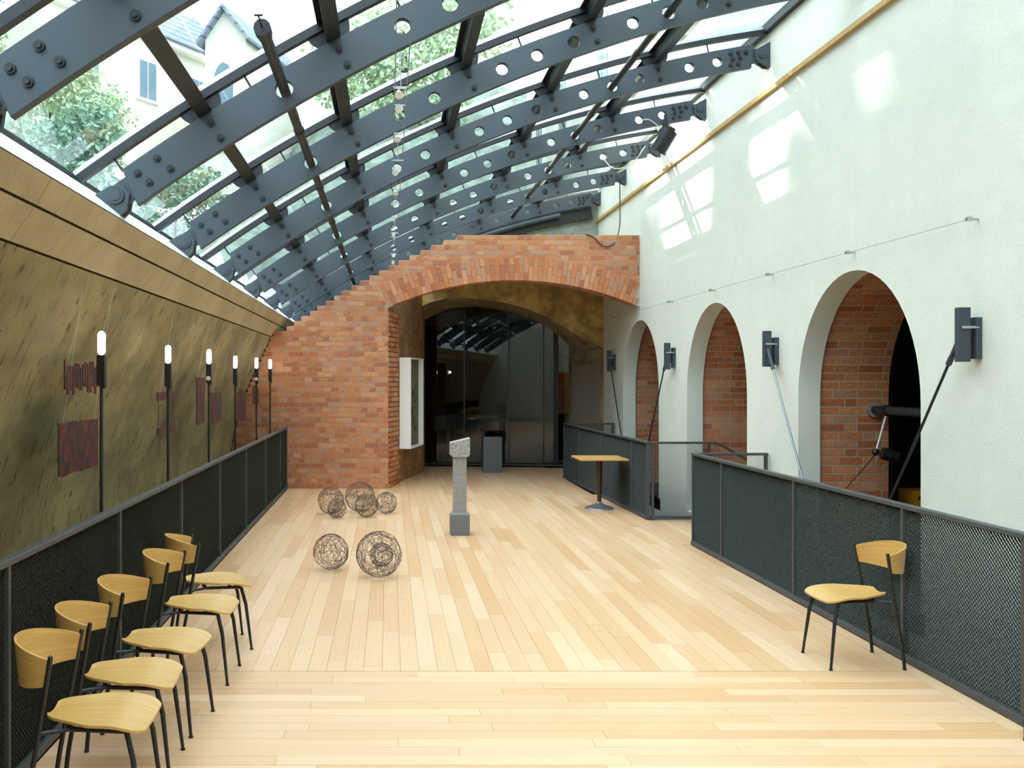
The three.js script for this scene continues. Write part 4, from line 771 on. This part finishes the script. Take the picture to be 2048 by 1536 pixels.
// trees on the bank left of the hall; the sun comes between their crowns
tree('dense tall tree on the bank, left of the frame, farthest of three', -18.4, 37.4, [[0, 6, 0, 3.4, 3.6], [0.3, 3.4, 0, 3.7, 3.0], [0, 6.5, -4, 3.6, 4]], 9000, 0.4, M.leafDark, 'trees on the left bank');
tree('narrow tall tree on the bank, left of the frame, between two gaps', -17.0, 30.05, [[0, 6, 0, 0.7, 3.4], [0, 3.0, 0, 0.9, 2.6], [0, 8.6, 1.3, 1.3, 1.3]], 5600, 0.3, M.leafDark, 'trees on the left bank');
tree('wide dense tree on the bank, left of the frame, nearest of three', -17.2, 23.6, [[0, 6.2, 0, 4.4, 4.2], [0, 3, 0, 4.4, 2.8], [0, 6.2, 6, 4.6, 4.2], [0, 3.4, 9, 5, 3.4]], 13000, 0.4, M.leafDark, 'trees on the left bank');
{
  const hd = thing('clipped_hedge', 'tall clipped hedge on top of the left bank', 'hedge', [-24, 9, -26]);
  part('core', new RoundedBoxGeometry(0.9, 10.2, 38, 2, 0.3).translate(0, 5.1, 0), M.leafDark, hd);
  const lg = []; for (let i = 0; i < 5000; i++) { const side = rnd() < 0.5 ? -1 : 1, y = rr(0, 10), z = rr(-19, 19), g = new THREE.PlaneGeometry(0.3, 0.16); g.rotateY(rr(0, 3)); g.rotateX(rr(-1, 1)); g.translate(side * 0.47, y, z); lg.push(g); }
  part('foliage', merge(lg), M.leaf, hd).userData.kind = 'stuff';
}
// pale house with gable house beside it
{
  const gy = 9.0, h = thing('pale_house', 'pale rendered house with a slate roof on the bank, upper left', 'house', [-11.6, gy, -33], 1.02);
  part('wall', box(0, 9, 0, 5.4, -3, 0), M.facade, h); part('eave', box(-0.3, 9.3, 5.4, 5.6, -3.3, 0.35), M.facadeTrim, h);
  const rf = new THREE.ExtrudeGeometry(poly([[0.5, 5.6], [-3.5, 5.6], [-1.5, 7.8]]), { depth: 9.6, bevelEnabled: false }); rf.rotateY(Math.PI / 2); rf.scale(1, 1, -1); rf.translate(-0.3, 0, 0); const rg = metricUV(flat(rf)); rg.computeVertexNormals(); part('roof', rg, M.roofTile, h);
  for (const x of [1.6, 4.4, 7.2]) { const w = part('window_frame', box(x, x + 1.1, 3.1, 4.7, 0, 0.08), M.facadeTrim, h); part('pane', box(x + 0.14, x + 0.52, 3.22, 4.58, 0.06, 0.1), M.windowDark, w); part('pane', box(x + 0.58, x + 0.96, 3.22, 4.58, 0.06, 0.1), M.windowDark, w); }
  const b = thing('gable_house', 'pale gabled house with an arched recess and grey roof, upper left', 'house', [-6.6, 8.4, -36], -0.3);
  part('wall', pushD(poly([[0, 0], [1.6, 0], [1.6, 5.6], [0.8, 6.6], [0, 5.6]]), 0, 5), M.facade, b);
  part('arch_surround', pushD(poly([[0.2, 1.5], [1.3, 1.5], [1.3, 4.3], [1.05, 4.8], [0.75, 4.95], [0.45, 4.8], [0.2, 4.3]]), -0.06, 0.02), M.facadeTrim, b);
  part('arched_window', pushD(poly([[0.36, 1.6], [1.14, 1.6], [1.14, 4.2], [0.95, 4.6], [0.75, 4.72], [0.55, 4.6], [0.36, 4.2]]), -0.09, 0), M.windowDark, b);
  part('roof', merge([pushD(poly([[-0.25, 5.45], [0.8, 6.75], [0.8, 6.6], [-0.2, 5.35]]), -0.3, 5.2), pushD(poly([[1.85, 5.45], [0.8, 6.75], [0.8, 6.6], [1.8, 5.35]]), -0.3, 5.2)]), M.roofTile, b);
}
// upper storeys of the old wall the roof leans against
{
  const u = structGroup('wall_upper', 'pale upper facade of the old building above the glass roof', 'facade');
  part('facade', box(XW + 0.02, 5.2, 3.6, 11.5, -30, -20.95), M.facade, u);
  for (const y of [6.6, 9.3]) part('cornice', box(XW - 0.12, XW + 0.02, y, y + 0.16, -30, 2.4), M.facadeTrim, u);
  for (const d of [7, 11, 15, 19, 23.4, 27]) { const w = part('window_frame', box(XW - 0.06, XW + 0.04, 7.1, 8.9, -d - 0.65, -d + 0.65), M.facadeTrim, u); part('pane', box(XW - 0.075, XW - 0.03, 7.25, 8.75, -d - 0.48, -d - 0.04), M.windowDark, w); part('pane', box(XW - 0.075, XW - 0.03, 7.25, 8.75, -d + 0.04, -d + 0.48), M.windowDark, w); }
}
shade(scene);
renderer.render(scene, camera);
